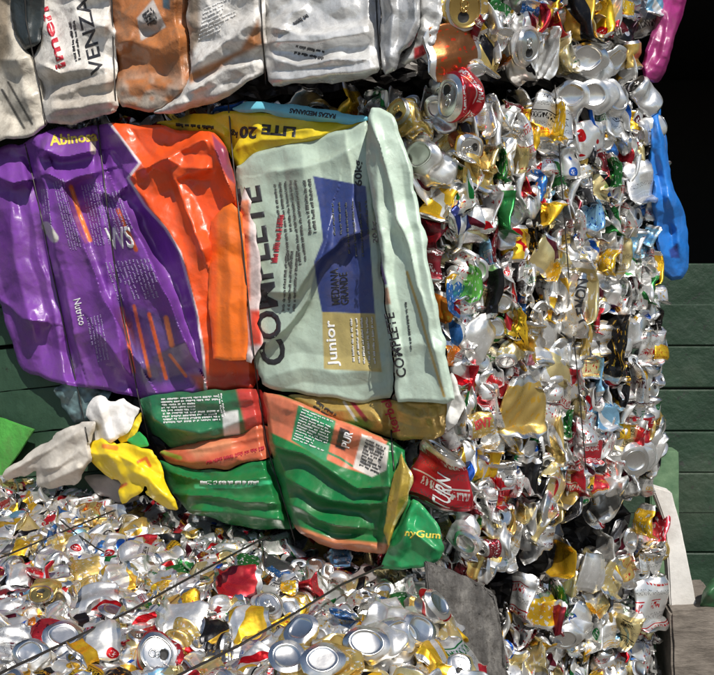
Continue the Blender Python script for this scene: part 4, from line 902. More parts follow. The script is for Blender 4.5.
# --- green and red bags low on the left face
W2 = ((.008, 70, 16, 8, 's', 1), (.002, 30, 14, 10, 's', 2))
CR2 = ((.006, 30, 82), (.005, 19, 98), (.004, 37, 60), (.003, 14, 88), (.0025, 24, 20))
shT = Sheet(smoothpoly([(137, 399), (165, 394), (200, 392), (240, 390), (262, 390), (268, 424), (240, 432), (200, 441), (172, 448), (152, 434), (142, 415)]), PL, .055, [press(S3, 5, -.014), press(S2, 6, -.012), ([(146, 412), (170, 428), (200, 432), (262, 414)], 12, .014, 'tent'), ([(140, 402), (200, 404), (262, 398)], 10, .006, 'tent')], W2, (7, .025), seed=61, rk=1.9, cr=CR2)
o = build_sheet('feed_bag', shT, (.02, .14, .06), BM['film'], regions=[([(236, 388), (264, 388), (270, 426), (246, 430)], (.50, .05, .04), 2), ([(222, 412), (238, 410), (240, 434), (224, 436)], (.60, .60, .58), 1)], blocks=[((160, 398), (58, -3), (3, 26), 9, .4, M_INKW), ((217, 394), (4, 24), (5, -1), 2, .4, M_INKW)], texts=[], step=1.3)
tag(o, 'dark green bag with fine white print directly under the purple bag', 'feed bag')
shRd = Sheet(smoothpoly([(158, 452), (178, 446), (205, 438), (240, 430), (267, 424), (273, 456), (250, 463), (226, 469), (195, 470), (168, 464)]), PL, .058, [press(S3, 5, -.014), ([(165, 458), (200, 450), (268, 436)], 8, .012, 'fold'), ([(175, 464), (220, 462), (270, 448)], 8, .010, 'tent')], ((.004, 60, 20, -12, 's', 1),), (6, .022), seed=71, cr=((.006, 17, 78), (.004, 11, 70), (.004, 24, 100), (.002, 15, 20)))
o = build_sheet('feed_bag', shRd, (.55, .12, .055), BM['film'], lines=[([(162, 452), (180, 458)], 3, (.3, .35, .05))], blocks=[((205, 460), (62, -16), (1, 6), 1, .4, M_INKR)], regions=[([(186, 448), (230, 438), (236, 446), (196, 458)], (.68, .26, .13), 4)], step=1.3)
tag(o, 'reddish brown bag folded over and bulging between two green bags', 'feed bag')
shGl = Sheet(smoothpoly([(158, 460), (172, 466), (200, 471), (230, 470), (250, 464), (274, 457), (284, 500), (298, 531), (262, 529), (228, 524), (192, 514), (172, 492)]), PL, .050, [press(S3, 5, -.012), ([(165, 470), (210, 482), (276, 476)], 9, .014, 'fold'), ([(176, 492), (220, 498), (284, 502)], 11, .016, 'fold'), ([(190, 510), (240, 514), (290, 522)], 9, .012, 'tent')], W2, (7, .025), seed=81, rk=1.9, cr=CR2)
o = build_sheet('feed_bag', shGl, GREEN, BM['film'], lines=[([(196, 486), (240, 486), (270, 482)], 3, (.05, .5, .22))], blocks=[((200, 480), (60, 0), (0, 4), 1, .6, M_INKW)], step=1.3)
tag(o, 'glossy green bag with stacked creases below the reddish brown bag', 'feed bag')
shGr = Sheet(smoothpoly([(261, 391), (278, 395), (300, 404), (330, 416), (360, 428), (388, 440), (404, 448), (410, 472), (412, 500), (404, 535), (386, 554), (352, 553), (322, 544), (298, 534), (284, 500), (274, 462), (268, 430)]), PL, .070,
     [press(S3, 5, -.012), ([(268, 440), (310, 458), (360, 488), (392, 486)], 12, .018, 'foldl'), ([(280, 474), (320, 496), (370, 506), (396, 500)], 12, .018, 'foldl'), ([(286, 500), (320, 520), (370, 530)], 10, .014, 'foldl'), ([(296, 532), (330, 540), (384, 548)], 8, .012, 'tent'), ([(270, 400), (320, 424), (372, 440)], 14, .010, 'tent'), ([(388, 450), (390, 500), (386, 550)], 8, .012, 'tent')], W2, (7, .030), seed=91, rk=1.9, cr=CR2)
gr = build_sheet('feed_bag', shGr, GREEN, BM['film'],
    regions=[([(258, 388), (300, 402), (345, 422), (360, 428), (388, 440), (372, 476), (340, 466), (300, 446), (270, 432)], (.62, .17, .085), 1),
             ([(298, 405), (336, 421), (326, 462), (291, 440)], (.02, .22, .09), .7), ([(362, 434), (389, 446), (386, 470), (372, 477), (353, 468)], (.66, .62, .57), .7),
             ([(340, 427), (350, 431), (345, 451), (335, 447)], (.02, .02, .02), .6), ([(292, 524), (330, 538), (390, 544), (392, 560), (300, 560)], (.50, .17, .07), 1.5)],
    lines=[([(300, 440), (340, 458), (352, 466)], 1.2, (.02, .2, .08))],
    texts=[('PUR', (349, 449), (4, -16), (-8, -3), M_INKW, .03)], blocks=[((302, 408), (32, 13), (-9, 32), 12, .35, M_INKW), ((366, 438), (20, 9), (-7, 28), 9, .35, M_INK)], step=1.2)
tag(gr, 'large green bag with an orange printed panel at the low corner', 'feed bag')
shGi = Sheet(smoothpoly([(400, 452), (406, 460), (413, 478), (409, 500), (394, 526), (386, 548), (383, 530), (390, 496)]), PL, .105, [([(404, 456), (400, 500), (386, 544)], 5, .008, 'tent')], ((.004, 9, 7, 20, 'r', 1),), (4, .018), seed=95)
build_sheet('gold_lining', shGi, (.42, .30, .04), BM['foil'], lines=[([(403, 453), (412, 478), (408, 500), (394, 524)], 1.3, (.6, .55, .25))], parent=gr, step=1.0)
shGt = Sheet(smoothpoly([(386, 548), (398, 528), (412, 500), (424, 508), (438, 526), (446, 550), (440, 560), (418, 569), (380, 570), (384, 558)]), PL, .085, [([(388, 550), (410, 530), (440, 552)], 7, .014, 'fold'), ([(414, 504), (404, 540), (390, 566)], 6, .010, 'tent')], ((.004, 30, 18, 30, 's', 1),), (4, .02), seed=97, cr=((.005, 17, 40), (.004, 12, 110)))
build_sheet('folded_tip', shGt, (.015, .26, .085), BM['film'], texts=[('nyGum', (404, 538), (36, 3), (1, -9), M_INKY, .02)], parent=gr, step=1.1)
CR3 = ((.010, 31, 30), (.007, 20, 110), (.005, 13, 70), (.003, 9, 150))
# --- yellow plastic, cloth and scraps left of the green bags
shYp = Sheet(smoothpoly([(74, 454), (88, 442), (104, 437), (122, 441), (146, 446), (158, 458), (164, 474), (172, 490), (180, 507), (166, 510), (152, 498), (146, 484), (138, 494), (122, 500), (124, 480), (104, 474)], 1, 1.2, 4), PL, .10, [([(84, 450), (120, 458), (150, 470)], 9, .016, 'fold'), ([(130, 470), (150, 478), (172, 504)], 8, .014, 'tent'), ([(100, 440), (110, 460), (126, 480)], 7, .012, 'tent')], ((.006, 26, 14, 30, 's', 1),), (5, .02), seed=101, rag=4.0, fac=((5, 27, .5), (8, -18, .5)), cr=CR3)
o = build_sheet('carrier_bag', shYp, (.82, .60, .01), BM['soft'], lines=[([(104, 446), (116, 448)], 4, (.75, .22, .02)), ([(138, 462), (146, 458), (150, 466)], 2, (.7, .14, .02)), ([(118, 488), (126, 484)], 2, (.7, .14, .02))], step=1.1)
tag(o, 'torn bright yellow thin plastic bag spilling onto the cans', 'plastic bag')
shYs = Sheet(smoothpoly([(118, 434), (132, 424), (141, 414), (143, 424), (134, 438), (124, 442)], 1), PL, .085, [], ((.005, 8, 6, 30, 'r', 1),), (3, .01), seed=103, rag=4.0, fac=((5, 27, .5), (8, -18, .5)), cr=CR3)
o = build_sheet('plastic_scrap', shYs, (.78, .58, .02), BM['soft'], step=.9, skirt=.005); tag(o, 'small yellow plastic shred above the torn yellow bag', 'scrap')
shGs = Sheet(smoothpoly([(128, 440), (140, 430), (146, 436), (148, 445), (138, 447)], 1), PL, .09, [], ((.005, 8, 6, 30, 'r', 1),), (3, .01), seed=104, cr=CR3)
o = build_sheet('plastic_scrap', shGs, (.03, .38, .08), BM['soft'], step=.9, skirt=.005); tag(o, 'small bright green plastic shred right of the yellow shreds', 'scrap')
shWs = Sheet(smoothpoly([(88, 436), (86, 412), (96, 394), (108, 398), (124, 402), (136, 410), (132, 424), (118, 434), (106, 446), (94, 446)], 1, 1.0, 6), PL, .085, [([(96, 400), (104, 424), (110, 444)], 8, .010, 'tent')], ((.006, 26, 14, 60, 's', 1),), (5, .02), seed=105, rag=4.0, fac=((5, 27, .5), (8, -18, .5)), cr=CR3)
o = build_sheet('paper_sheet', shWs, (.80, .78, .76), BM['cloth'], step=1.1, skirt=.005); tag(o, 'bright white crumpled sheet above the torn yellow bag', 'paper')
shCl = Sheet(smoothpoly([(0, 476), (22, 458), (44, 442), (62, 428), (80, 417), (90, 424), (94, 440), (88, 456), (84, 472), (70, 482), (52, 488), (40, 486), (38, 472), (20, 476), (4, 484)], 1, .8, 7), PL, .095, [([(6, 476), (44, 452), (84, 430)], 8, .016, 'fold'), ([(40, 470), (60, 464), (88, 446)], 8, .014, 'fold'), ([(44, 484), (64, 474), (84, 466)], 7, .012, 'tent'), ([(20, 464), (46, 446), (78, 420)], 6, .010, 'tent')], ((.007, 40, 12, -35, 's', 1),), (5, .025), seed=107, rag=4.0, fac=((5, 27, .5), (8, -18, .5)), cr=CR3)
o = build_sheet('cloth', shCl, (.60, .56, .50), BM['cloth'], step=1.1, skirt=.005); tag(o, 'dirty white twisted cloth hanging out left of the yellow bag', 'cloth')
shBl = Sheet(smoothpoly([(56, 386), (70, 378), (96, 386), (112, 392), (100, 410), (88, 420), (74, 420), (64, 408)], 1, 1.6, 8), PL, .020, [], ((.014, 8, 7, 0, 'r', 1), (.006, 5, 4, 40, 'r', 2)), (5, .02), seed=109, cr=CR3)
o = build_sheet('crumpled_foil', shBl, (.10, .16, .17), BM['soft'], colfn=lambda x, y, C: C * (.4 + 1.6 * vn(x / 4, y / 4, 3))[:, None], step=1.0, skirt=.005); tag(o, 'dull blue grey crumpled film under the purple bag', 'scrap')
shGy = Sheet(smoothpoly([(84, 476), (110, 474), (130, 484), (140, 500), (118, 502), (96, 494)], 1), PL, .05, [], ((.006, 12, 9, 20, 'r', 1),), (5, .02), seed=111, cr=CR3)
o = build_sheet('plastic_scrap', shGy, (.28, .26, .25), BM['soft'], step=1.1, skirt=.005); tag(o, 'grey film lying under the torn yellow bag', 'scrap')
# --- upper bale bags
U1 = [(22, -60), (26, 20), (40, 90), (46, 130)]; U2 = [(110, -60), (113, 40), (116, 112)]; U3 = [(258, -60), (262, 30), (266, 84)]; U4 = [(374, -60), (377, 20), (381, 74)]
wU = ((.009, 44, 22, -8, 's', 1), (.003, 30, 14, -10, 's', 2))
CRU = ((.008, 36, 86), (.006, 25, 66), (.005, 19, 108), (.004, 14, 80), (.004, 27, 20), (.0028, 11, 50), (.002, 9, 110), (.002, 12, 150))
shU0 = Sheet(smoothpoly([(-60, -60), (14, -60), (14, 0), (24, 46), (34, 60), (46, 100), (48, 124), (30, 136), (0, 142), (-60, 150)]), PUL, .050, [([(4, 20), (20, 70), (34, 130)], 14, .018, 'tent'), ([(0, 60), (30, 56), (46, 100)], 10, .012, 'fold')], wU, (8, .03), seed=121, cr=CRU)
o = build_sheet('woven_sack', shU0, (.64, .59, .50), BM['woven'], regions=[([(0, -60), (12, -60), (10, 50), (0, 70), (-60, 60), (-60, -60)], (.30, .24, .17), 6)], lines=[([(2, 90), (24, 128)], 1.6, (.05, .05, .05)), ([(8, 82), (32, 124)], 1.2, (.05, .05, .05))], step=1.3)
tag(o, 'dirty cream woven sack at the far left of the upper bale', 'sack')
shUb = Sheet(smoothpoly([(12, -60), (44, -60), (44, 20), (40, 46), (24, 50), (14, 34), (10, 0)]), PUL, .075, [([(26, -60), (30, 0), (24, 48)], 8, .010, 'fold')], ((.004, 20, 10, 60, 'r', 1),), (6, .03), seed=123)
o = build_sheet('plastic_scrap', shUb, (.035, .045, .048), BM['soft'], step=1.3); tag(o, 'dark grey plastic strip wedged beside the red lettered white sack', 'scrap')
shU1 = Sheet(smoothpoly([(34, -60), (112, -60), (113, 0), (116, 60), (118, 112), (92, 118), (62, 126), (46, 124), (40, 96), (34, 60), (42, 42), (38, 0)]), PUL, .062,
    [press(U1), press(U2), ([(36, 62), (60, 74), (86, 70), (116, 66)], 12, .018, 'fold'), ([(44, 10), (52, 40), (60, 62)], 9, .014, 'fold'), ([(46, 96), (80, 88), (118, 80)], 8, .014, 'tent'), ([(48, 108), (80, 106), (118, 100)], 7, .012, 'tent'), ([(70, 0), (80, 20), (112, 30)], 10, .010, 'tent')], wU, (8, .03), seed=125, cr=CRU)
o = build_sheet('woven_sack', shU1, (.76, .73, .68), BM['woven'], texts=[('imen', (66, 66), (-18, -60), (-10, 4), M_INKR, .02), ('VENZA', (104, 72), (-16, -76), (-13, 4), M_INK, .01)], blocks=[((76, 20), (6, 40), (-8, 2), 2, .4, M_INK)], regions=[([(48, 70), (118, 74), (118, 120), (50, 128)], (.52, .47, .41), 8)], step=1.2)
tag(o, 'wrinkled white sack with sideways red and black lettering in the upper bale', 'sack')
shU2 = Sheet(smoothpoly([(112, -60), (186, -60), (187, 40), (190, 84), (180, 100), (150, 112), (118, 108), (113, 40)]), PUL, .055, [press(U2), ([(120, 40), (160, 50), (188, 30)], 16, .014, 'tent'), ([(172, -60), (176, 30), (182, 96)], 8, .014, 'fold'), ([(118, 90), (150, 84), (186, 92)], 10, .012, 'tent')], wU, (8, .03), seed=127, cr=CRU)
def brownfn(x, y, C):
    m = ss(vn(x / 18, y / 14, 40) + vn(x / 6, y / 6, 41) * .4, .45, .85)[:, None] * ss(y, 60, 100)[:, None]
    return C * (1 - m) + np.array((.42, .36, .30)) * m
o = build_sheet('woven_sack', shU2, (.42, .15, .045), BM['woven'], colfn=brownfn, regions=[([(137, 18), (153, -1), (166, 27), (141, 41)], (.45, .42, .40), .6), ([(148, 14), (156, 12), (157, 24), (150, 26)], (.04, .04, .04), .6), ([(162, -10), (170, -10), (170, 10), (163, 8)], (.05, .09, .12), 1)], blocks=[((142, 14), (10, -8), (6, 12), 4, .5, M_INK)], step=1.2)
tag(o, 'rusty brown sack with a small white label in the upper bale', 'sack')
shU3 = Sheet(smoothpoly([(186, -60), (262, -60), (264, 20), (268, 50), (266, 72), (240, 88), (210, 104), (180, 112), (150, 112), (176, 100), (190, 84), (187, 20)]), PUL, .065, [press(U3), ([(192, 70), (226, 40), (260, 14)], 12, .020, 'fold'), ([(186, 96), (224, 72), (264, 60)], 10, .020, 'fold'), ([(150, 110), (200, 100), (262, 78)], 7, .014, 'tent'), ([(190, 30), (222, 20), (262, -20)], 14, .010, 'tent')], ((.008, 50, 11, -32, 'r', 1), (.004, 18, 8, -30, 'r', 2), (.0015, 7, 5, 60, 'r', 3)), (7, .03), seed=129, cr=CRU)
o = build_sheet('woven_sack', shU3, (.70, .68, .65), BM['woven'], regions=[([(186, 74), (214, 62), (240, 50), (258, 20), (264, 44), (234, 58), (214, 72), (190, 84)], (.38, .15, .05), 3), ([(186, -60), (200, -60), (200, 40), (188, 60)], (.30, .23, .17), 4)], blocks=[((204, 8), (36, -16), (-6, 34), 8, .3, M_INKW)], step=1.2)
tag(o, 'silvery grey sack with brown streaks and a white lower fold in the upper bale', 'sack')
shU4 = Sheet(smoothpoly([(262, -60), (378, -60), (379, 20), (382, 72), (350, 80), (310, 84), (268, 86), (264, 30)]), PUL, .062, [press(U3), press(U4), ([(268, 26), (300, 36), (340, 30), (376, 22)], 10, .020, 'fold'), ([(266, 44), (310, 42), (376, 30)], 8, .012, 'tent'), ([(268, 58), (300, 66), (340, 58), (378, 62)], 10, .018, 'fold'), ([(268, 80), (320, 76), (380, 68)], 7, .014, 'tent'), ([(272, 30), (290, 16), (312, 6)], 8, .008, 'tent')], ((.006, 60, 12, 0, 'r', 1), (.002, 14, 9, 30, 'r', 2)), (8, .03), seed=131)
o = build_sheet('foil_bag', shU4, (.74, .74, .73), BM['foil'], blocks=[((292, 22), (24, -16), (3, 4), 1, .5, M_INK), ((296, 44), (30, 6), (-3, 12), 2, .3, M_INK)], step=1.3)
tag(o, 'broad silver white foil bag with wavy horizontal creases in the upper bale', 'foil bag')
shU5 = Sheet(smoothpoly([(378, -60), (420, -60), (421, 0), (420, 24), (412, 44), (402, 54), (394, 72), (384, 76), (381, 40)]), PUL, .075, [press(U4, 4), ([(388, -50), (392, 10), (390, 70)], 6, .010, 'tent'), ([(416, -40), (416, 20), (398, 56)], 6, .012, 'tent')], ((.004, 24, 14, 30, 'r', 1),), (5, .03), seed=133)
o = build_sheet('foil_bag', shU5, (.52, .53, .54), BM['foil'], step=1.2); tag(o, 'grey foil bag with a rounded end next to the wavy silver bag', 'foil bag')
shU6 = Sheet(smoothpoly([(418, -60), (442, -60), (442, 10), (436, 40), (424, 58), (408, 66), (400, 64), (412, 46), (421, 24)]), PUL, .055, [], ((.010, 12, 9, 60, 'r', 1), (.004, 6, 5, 0, 'r', 2)), (5, .03), seed=135)
o = build_sheet('crumpled_foil', shU6, (.66, .66, .65), BM['foil'], regions=[([(414, 48), (424, 44), (428, 54), (414, 60)], (.5, .03, .04), 1)], step=1.1); tag(o, 'crumpled silver foil strip between the rounded foil bag and the large gold can lid', 'foil')
# --- bags squeezed out of the right side
shM = Sheet(smoothpoly([(645, 82), (640, 66), (648, 44), (655, 20), (664, -60), (704, -60), (686, 4), (676, 34), (668, 60), (660, 83)]), PR, .035, [([(676, -40), (668, 20), (654, 80)], 8, .008, 'tent'), ([(690, -40), (676, 20), (662, 70)], 5, .012, 'fold')], ((.005, 40, 20, 100, 's', 1),), (5, .05), seed=141, cr=((.010, 24, 30), (.006, 15, 100), (.004, 11, 150)))
o = build_sheet('plastic_bag', shM, (.27, .02, .14), BM['film'], step=1.1, thick=.003); tag(o, 'magenta plastic bag squeezed out at the right end of the upper bale', 'plastic bag')
shBu = Sheet(smoothpoly([(650, 96), (660, 99), (667, 140), (669, 178), (677, 196), (686, 218), (690, 250), (689, 268), (683, 281), (670, 282), (658, 266), (654, 230), (650, 180), (647, 130)]), PR, .030, [([(656, 100), (662, 160), (672, 210), (682, 262)], 6, .012, 'tent')], ((.004, 30, 14, 80, 's', 1),), (6, .06), seed=143, cr=((.010, 26, 60), (.006, 15, 120), (.004, 11, 20)))
o = build_sheet('plastic_bag', shBu, (.015, .17, .58), BM['soft'], regions=[([(669, 250), (677, 244), (680, 258), (671, 258)], (.02, .05, .25), 1)], step=1.1, thick=.003); tag(o, 'bright blue plastic bag bulging from the right edge of the middle bale', 'plastic bag')
# ------------------------------------------------------------------ straps
def tube(pts, r, n=6):
    pts = np.array(pts, float); V, Fc = [], []
    for i, p in enumerate(pts):
        t = pts[min(i + 1, len(pts) - 1)] - pts[max(i - 1, 0)]; t /= np.linalg.norm(t)
        a = np.cross(t, (0.3, .2, 1)); a /= np.linalg.norm(a); b = np.cross(t, a)
        for k in range(n): V.append(p + r * (math.cos(k / n * 6.2832) * a + math.sin(k / n * 6.2832) * b))
    for i in range(len(pts) - 1):
        for k in range(n): Fc.append((i * n + k, i * n + (k + 1) % n, (i + 1) * n + (k + 1) % n, (i + 1) * n + k))
    Fc.append(tuple(range(n))[::-1]); Fc.append(tuple((len(pts) - 1) * n + k for k in range(n)))
    return V, Fc
def densify(px, k=6):
    out = []
    for a, b in zip(px[:-1], px[1:]):
        for i in range(k): out.append((a[0] + (b[0] - a[0]) * i / k, a[1] + (b[1] - a[1]) * i / k))
    return out + [px[-1]]
def wire(px, plane, label, base=.02, r=.0017, k=6, follow=True, group='steel baling wires'):
    d = densify(px, k); P = []; H = []
    for x, y in d:
        h = base
        if follow:
            for sh in SHEETS:
                if sh.plane is plane and inpoly(np.array([x]), np.array([y]), sh.poly)[0]: h = max(h, float(sh.height(np.array([x]), np.array([y]))[0]) + .0025)
        H.append(h)
    H = np.array(H); H2 = H.copy()
    for _ in range(2): H2[1:-1] = np.maximum(H[1:-1], (H2[:-2] + H2[2:]) / 2 - .001)
    P = [plane.at(x, y, h) for (x, y), h in zip(d, H2)]
    V, Fc = tube(P, r); o = link('baling_wire', mesh_np('baling_wire', V, Fc, [M_WIRE])); tag(o, label, 'wire', group); return o
wire(S1, PL, 'dark wire running down the left part of the purple bag', .03)
wire(S2[:-1], PL, 'dark wire pressed into the middle of the purple bag', .03)
wire(S3, PL, 'dark wire between the purple and orange bag and the pale green bag', .03)
wire(S4[4:], PL, 'short wire crossing the gold foil bag under the pale green bag', .03, k=8)
wire(U1, PUL, 'wire at the left edge of the red lettered white sack', .03)
wire(U2, PUL, 'wire between the white lettered sack and the brown sack', .03)
wire(U3, PUL, 'wire between the brown streaked sack and the wavy silver bag', .03)
wire(U4, PUL, 'wire between the wavy silver bag and the rounded foil bag', .03)
wire([(555, 85), (560, 160), (566, 240), (573, 330), (580, 400), (586, 470)], PR, 'thin wire down the can filled right face of the middle bale', .045, .0013, follow=False)
TW = PTOP
wire([(-20, 684), (3, 672), (60, 645), (130, 611), (198, 573), (260, 540), (300, 520)], TW, 'long front wire slanting over the low bale, left one', .050, .0022, follow=False)
wire([(165, 682), (240, 645), (300, 610), (341, 585), (395, 560)], TW, 'right hand wire slanting over the low bale towards the green bag', .052, .0022, follow=False)
wire([(-20, 570), (0, 558), (67, 530), (120, 508)], TW, 'far left wire slanting over the low bale near its back', .045, .0020, follow=False)
wire([(60, 520), (78, 535), (96, 548), (104, 552)], TW, 'loose wire end curling near the blue printed can', .045, .0018, follow=False)
# ------------------------------------------------------------------ bale cores
def core(name, foot, z0, z1, label, col=(.035, .033, .032)):
    bm = bmesh.new(); n = len(foot)
    lo = [bm.verts.new((x, y, z0)) for x, y in foot]; hi = [bm.verts.new((x, y, z1)) for x, y in foot]
    for i in range(n): bm.faces.new((lo[i], lo[(i + 1) % n], hi[(i + 1) % n], hi[i]))
    bm.faces.new(hi); bm.faces.new(lo[::-1]); bmesh.ops.recalc_face_normals(bm, faces=bm.faces[:])
    bmesh.ops.triangulate(bm, faces=bm.faces[:])
    while True:
        E = [e for e in bm.edges if e.calc_length() > .05]
        if not E: break
        bmesh.ops.subdivide_edges(bm, edges=E, cuts=1); bmesh.ops.triangulate(bm, faces=bm.faces[:])
        if len(bm.verts) > 20000: break
    rr = random.Random(5); bm.normal_update()
    for v in bm.verts: v.co -= v.normal * rr.uniform(0, .03)
    me = bpy.data.meshes.new(name); bm.to_mesh(me); bm.free(); me.materials.append(M_CORE)
    o = link(name, me); tag(o, label, 'scrap', None, 'stuff'); return o
s = NT('shade_dark_scrap'); oc = s.coord(); vc = s.vor(26, oc, out='Color'); hsv = s.ramp(s.vor(26, oc), [(0, .5), (.6, .05)])
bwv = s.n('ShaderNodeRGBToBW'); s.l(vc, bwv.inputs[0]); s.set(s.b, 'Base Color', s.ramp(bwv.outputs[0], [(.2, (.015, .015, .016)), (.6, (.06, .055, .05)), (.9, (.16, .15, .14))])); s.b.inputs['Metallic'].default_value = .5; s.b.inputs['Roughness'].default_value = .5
s.bump(s.vor(26, oc, 'DISTANCE_TO_EDGE'), .8, .02); M_CORE = s.m  # dark tone puts the shade between the cans into the colour
nl = PL.n[:2]; nr = PR.n[:2]; IN = .055
def off(p, *ns): return (p[0] - sum(n[0] for n in ns) * IN, p[1] - sum(n[1] for n in ns) * IN)
ul = PL.u[:2]; ur = PR.u[:2]
Lx = L0 + ul * .03
foot = [off(Lx, nl), off(C0, nl * .75, nr * .75), (R0[0] - nr[0] * IN - ur[0] * .03, R0[1] - nr[1] * IN - ur[1] * .03), (R0[0] + .05 - ur[0] * .03 - .25, R0[1] + .42), (-.3, 2.95), (-1.0, 2.95)]
foot[3] = (foot[2][0] - nr[0] * .5, foot[2][1] - nr[1] * .5)
foot[4] = (foot[3][0] - .3, 2.80); foot[5] = (Lx[0] + .15, 2.84)
core('bale_core', foot, Z_MID0 + .03, Z_MID1 - .02, 'packed scrap in shade-dark colour inside the middle bale, seen between its cans')
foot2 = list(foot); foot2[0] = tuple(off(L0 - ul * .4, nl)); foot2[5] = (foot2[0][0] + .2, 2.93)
core('bale_core', foot2, Z_MID1 + .035, Z_MID1 + .50, 'packed scrap in shade-dark colour inside the upper bale')
core('bale_core', [(.30, 2.08)] + [(foot[2][0], foot[2][1] + .02), (foot[3][0], foot[3][1]), (.0, 2.7)], .02, Z_MID0 - .10, 'packed scrap in shade-dark colour inside the lower right bale')
core('bale_core', [(.22, 2.16), (foot[2][0] + .022, foot[2][1] + .03), (foot[3][0] - .1, foot[3][1]), (.0, 2.7)], Z_MID0 - .14, Z_MID0 + .06, 'added dark filler for the shade between the middle and lower right bales')  # dark block added where the gap holds only shade
core('bale_core', [(-1.3, .95), (.13, .95), (.12, 2.02), (.02, 2.15), (-.75, 2.72), (-1.3, 2.72)], .02, Z_LOW - .035, 'packed scrap in shade-dark colour inside the low bale in front')
# ------------------------------------------------------------------ slab, plank, block, green odds and ends
def prism(name, pts, thick_vec, m, bevel=.004, noise_amp=.0, cuts=0):
    bm = bmesh.new(); a = [bm.verts.new(p) for p in pts]; t = Vector(thick_vec); b = [bm.verts.new(Vector(p) + t) for p in pts]; n = len(pts)
    bm.faces.new(a); bm.faces.new(b[::-1])
    for i in range(n): bm.faces.new((a[i], b[i], b[(i + 1) % n], a[(i + 1) % n]))
    bmesh.ops.recalc_face_normals(bm, faces=bm.faces[:])
    if bevel: bmesh.ops.bevel(bm, geom=bm.edges[:], offset=bevel, segments=2, affect='EDGES')
    if cuts:
        bmesh.ops.triangulate(bm, faces=bm.faces[:])
        for _ in range(12):
            E = [e for e in bm.edges if e.calc_length() > cuts]
            if not E: break
            bmesh.ops.subdivide_edges(bm, edges=E, cuts=1); bmesh.ops.triangulate(bm, faces=bm.faces[:])
        from mathutils import noise as mn
        bm.normal_update()
        for v in bm.verts:
            d = mn.fractal(v.co * 22, 1.0, 2.0, 4); v.co += v.normal * d * noise_amp
    me = bpy.data.meshes.new(name); bm.to_mesh(me); bm.free(); me.materials.append(m)
    me.polygons.foreach_set('use_smooth', [bool(cuts)] * len(me.polygons))
    if cuts: me.set_sharp_from_angle(angle=R(40))
    return link(name, me)
s = NT('weathered_board'); oc = s.coord(); g = s.noise(26, 6, .7, s.mapping(oc, (1.6, 1.6, .5)))
c = s.ramp(g, [(.3, (.03, .028, .026)), (.5, (.085, .08, .075)), (.7, (.19, .18, .165))]); c = s.mix(s.ramp(s.noise(110, 3, .6, oc), [(.56, 0.), (.64, .8)]), c, (.05, .045, .04))
s.set(s.b, 'Base Color', c); s.b.inputs['Roughness'].default_value = .85; s.bump(s.math('ADD', s.noise(60, 6, .7, oc), s.math('MULTIPLY', s.noise(18, 3, .5, s.mapping(oc, (3, 3, .4))), 1.5)), .9, .006); M_SLAB = s.m
PSL = Plane((.15, 1.80, 1.0), (.18, -.95, .25))
q = [PSL.at(*p) for p in [(426, 562), (447, 570), (480, 583), (497, 594), (500, 614), (509, 670), (513, 700), (516, 760), (440, 760), (434, 660), (430, 610)]]
o = prism('stone_slab', q, (-.003, .022, -.004), M_SLAB, .003, .0075, .008); tag(o, 'weathered grey slab standing between the low bale and the lower right bale', 'slab')
M_PLANK = simple('chalky_white_paint', (.62, .60, .57), .7, 0, 90, .5, .002, .12, dirt=.35)
YP = 2.22
def atY(px, py, Y): d = ray(px, py); return CAMP + d * (Y / d[1])
q = [atY(652, 486, YP), atY(672, 492, YP), atY(682, 530, YP), atY(698, 610, YP), atY(700, 640, YP), atY(672, 640, YP), atY(668, 560, YP), atY(664, 520, YP)]
o = prism('wooden_plank', q, (0.0, .035, 0), M_PLANK, .003, .0015, .02); tag(o, 'white painted plank leaning beside the lower right bale', 'plank')
s = NT('brown_block'); oc = s.coord(); c = s.ramp(s.noise(24, 6, .7, s.mapping(oc, (.8, 1, 1.6))), [(.3, (.09, .075, .062)), (.65, (.22, .19, .16))]); s.set(s.b, 'Base Color', c); s.b.inputs['Roughness'].default_value = .9
s.bump(s.noise(40, 6, .7, s.mapping(oc, (.6, 1, 3))), .7, .006); M_BLOCK = s.m
q = [atY(670, 612, 2.18), atY(724, 608, 2.18), atY(735, 760, 2.18), atY(676, 760, 2.18)]
o = prism('timber_block', q, (.02, .20, 0), M_BLOCK, .006, .003, .02); tag(o, 'rough brown timber block standing in front of the green wall at the lower right', 'block')
s = NT('green_tinted_post'); oc = s.coord(); s.set(s.b, 'Base Color', s.ramp(s.noise(20, 4, .6, oc), [(.3, (.05, .12, .06)), (.7, (.16, .26, .15))])); s.b.inputs['Roughness'].default_value = .4; s.bump(s.noise(60, 4, .6, oc), .4, .003); M_POST = s.m
q = [atY(650, 449, 2.45), atY(679, 451, 2.45), atY(680, 760, 2.45), atY(652, 760, 2.45)]
o = prism('wooden_post', q, (0, .05, 0), M_POST, .003, .0012, .02); tag(o, 'short pale green post top behind the white plank', 'post')
shK = Sheet(smoothpoly([(700, 607), (703, 592), (709, 580), (722, 572), (745, 574), (750, 610), (724, 612)]), Plane((0, 2.2, 1), (0, -1, 0)), 0, [([(704, 600), (716, 585), (740, 580)], 8, .02, 'tent')], ((.01, 14, 9, 30, 'r', 1),), (7, .05), seed=151)
o = build_sheet('plastic_bag', shK, (.03, .13, .05), BM['soft'], step=1.1, thick=.003, regions=[([(714, 566), (750, 560), (750, 580), (716, 580)], (.35, .40, .33), 2)]); tag(o, 'small green plastic bag lying on the brown timber block', 'plastic bag')
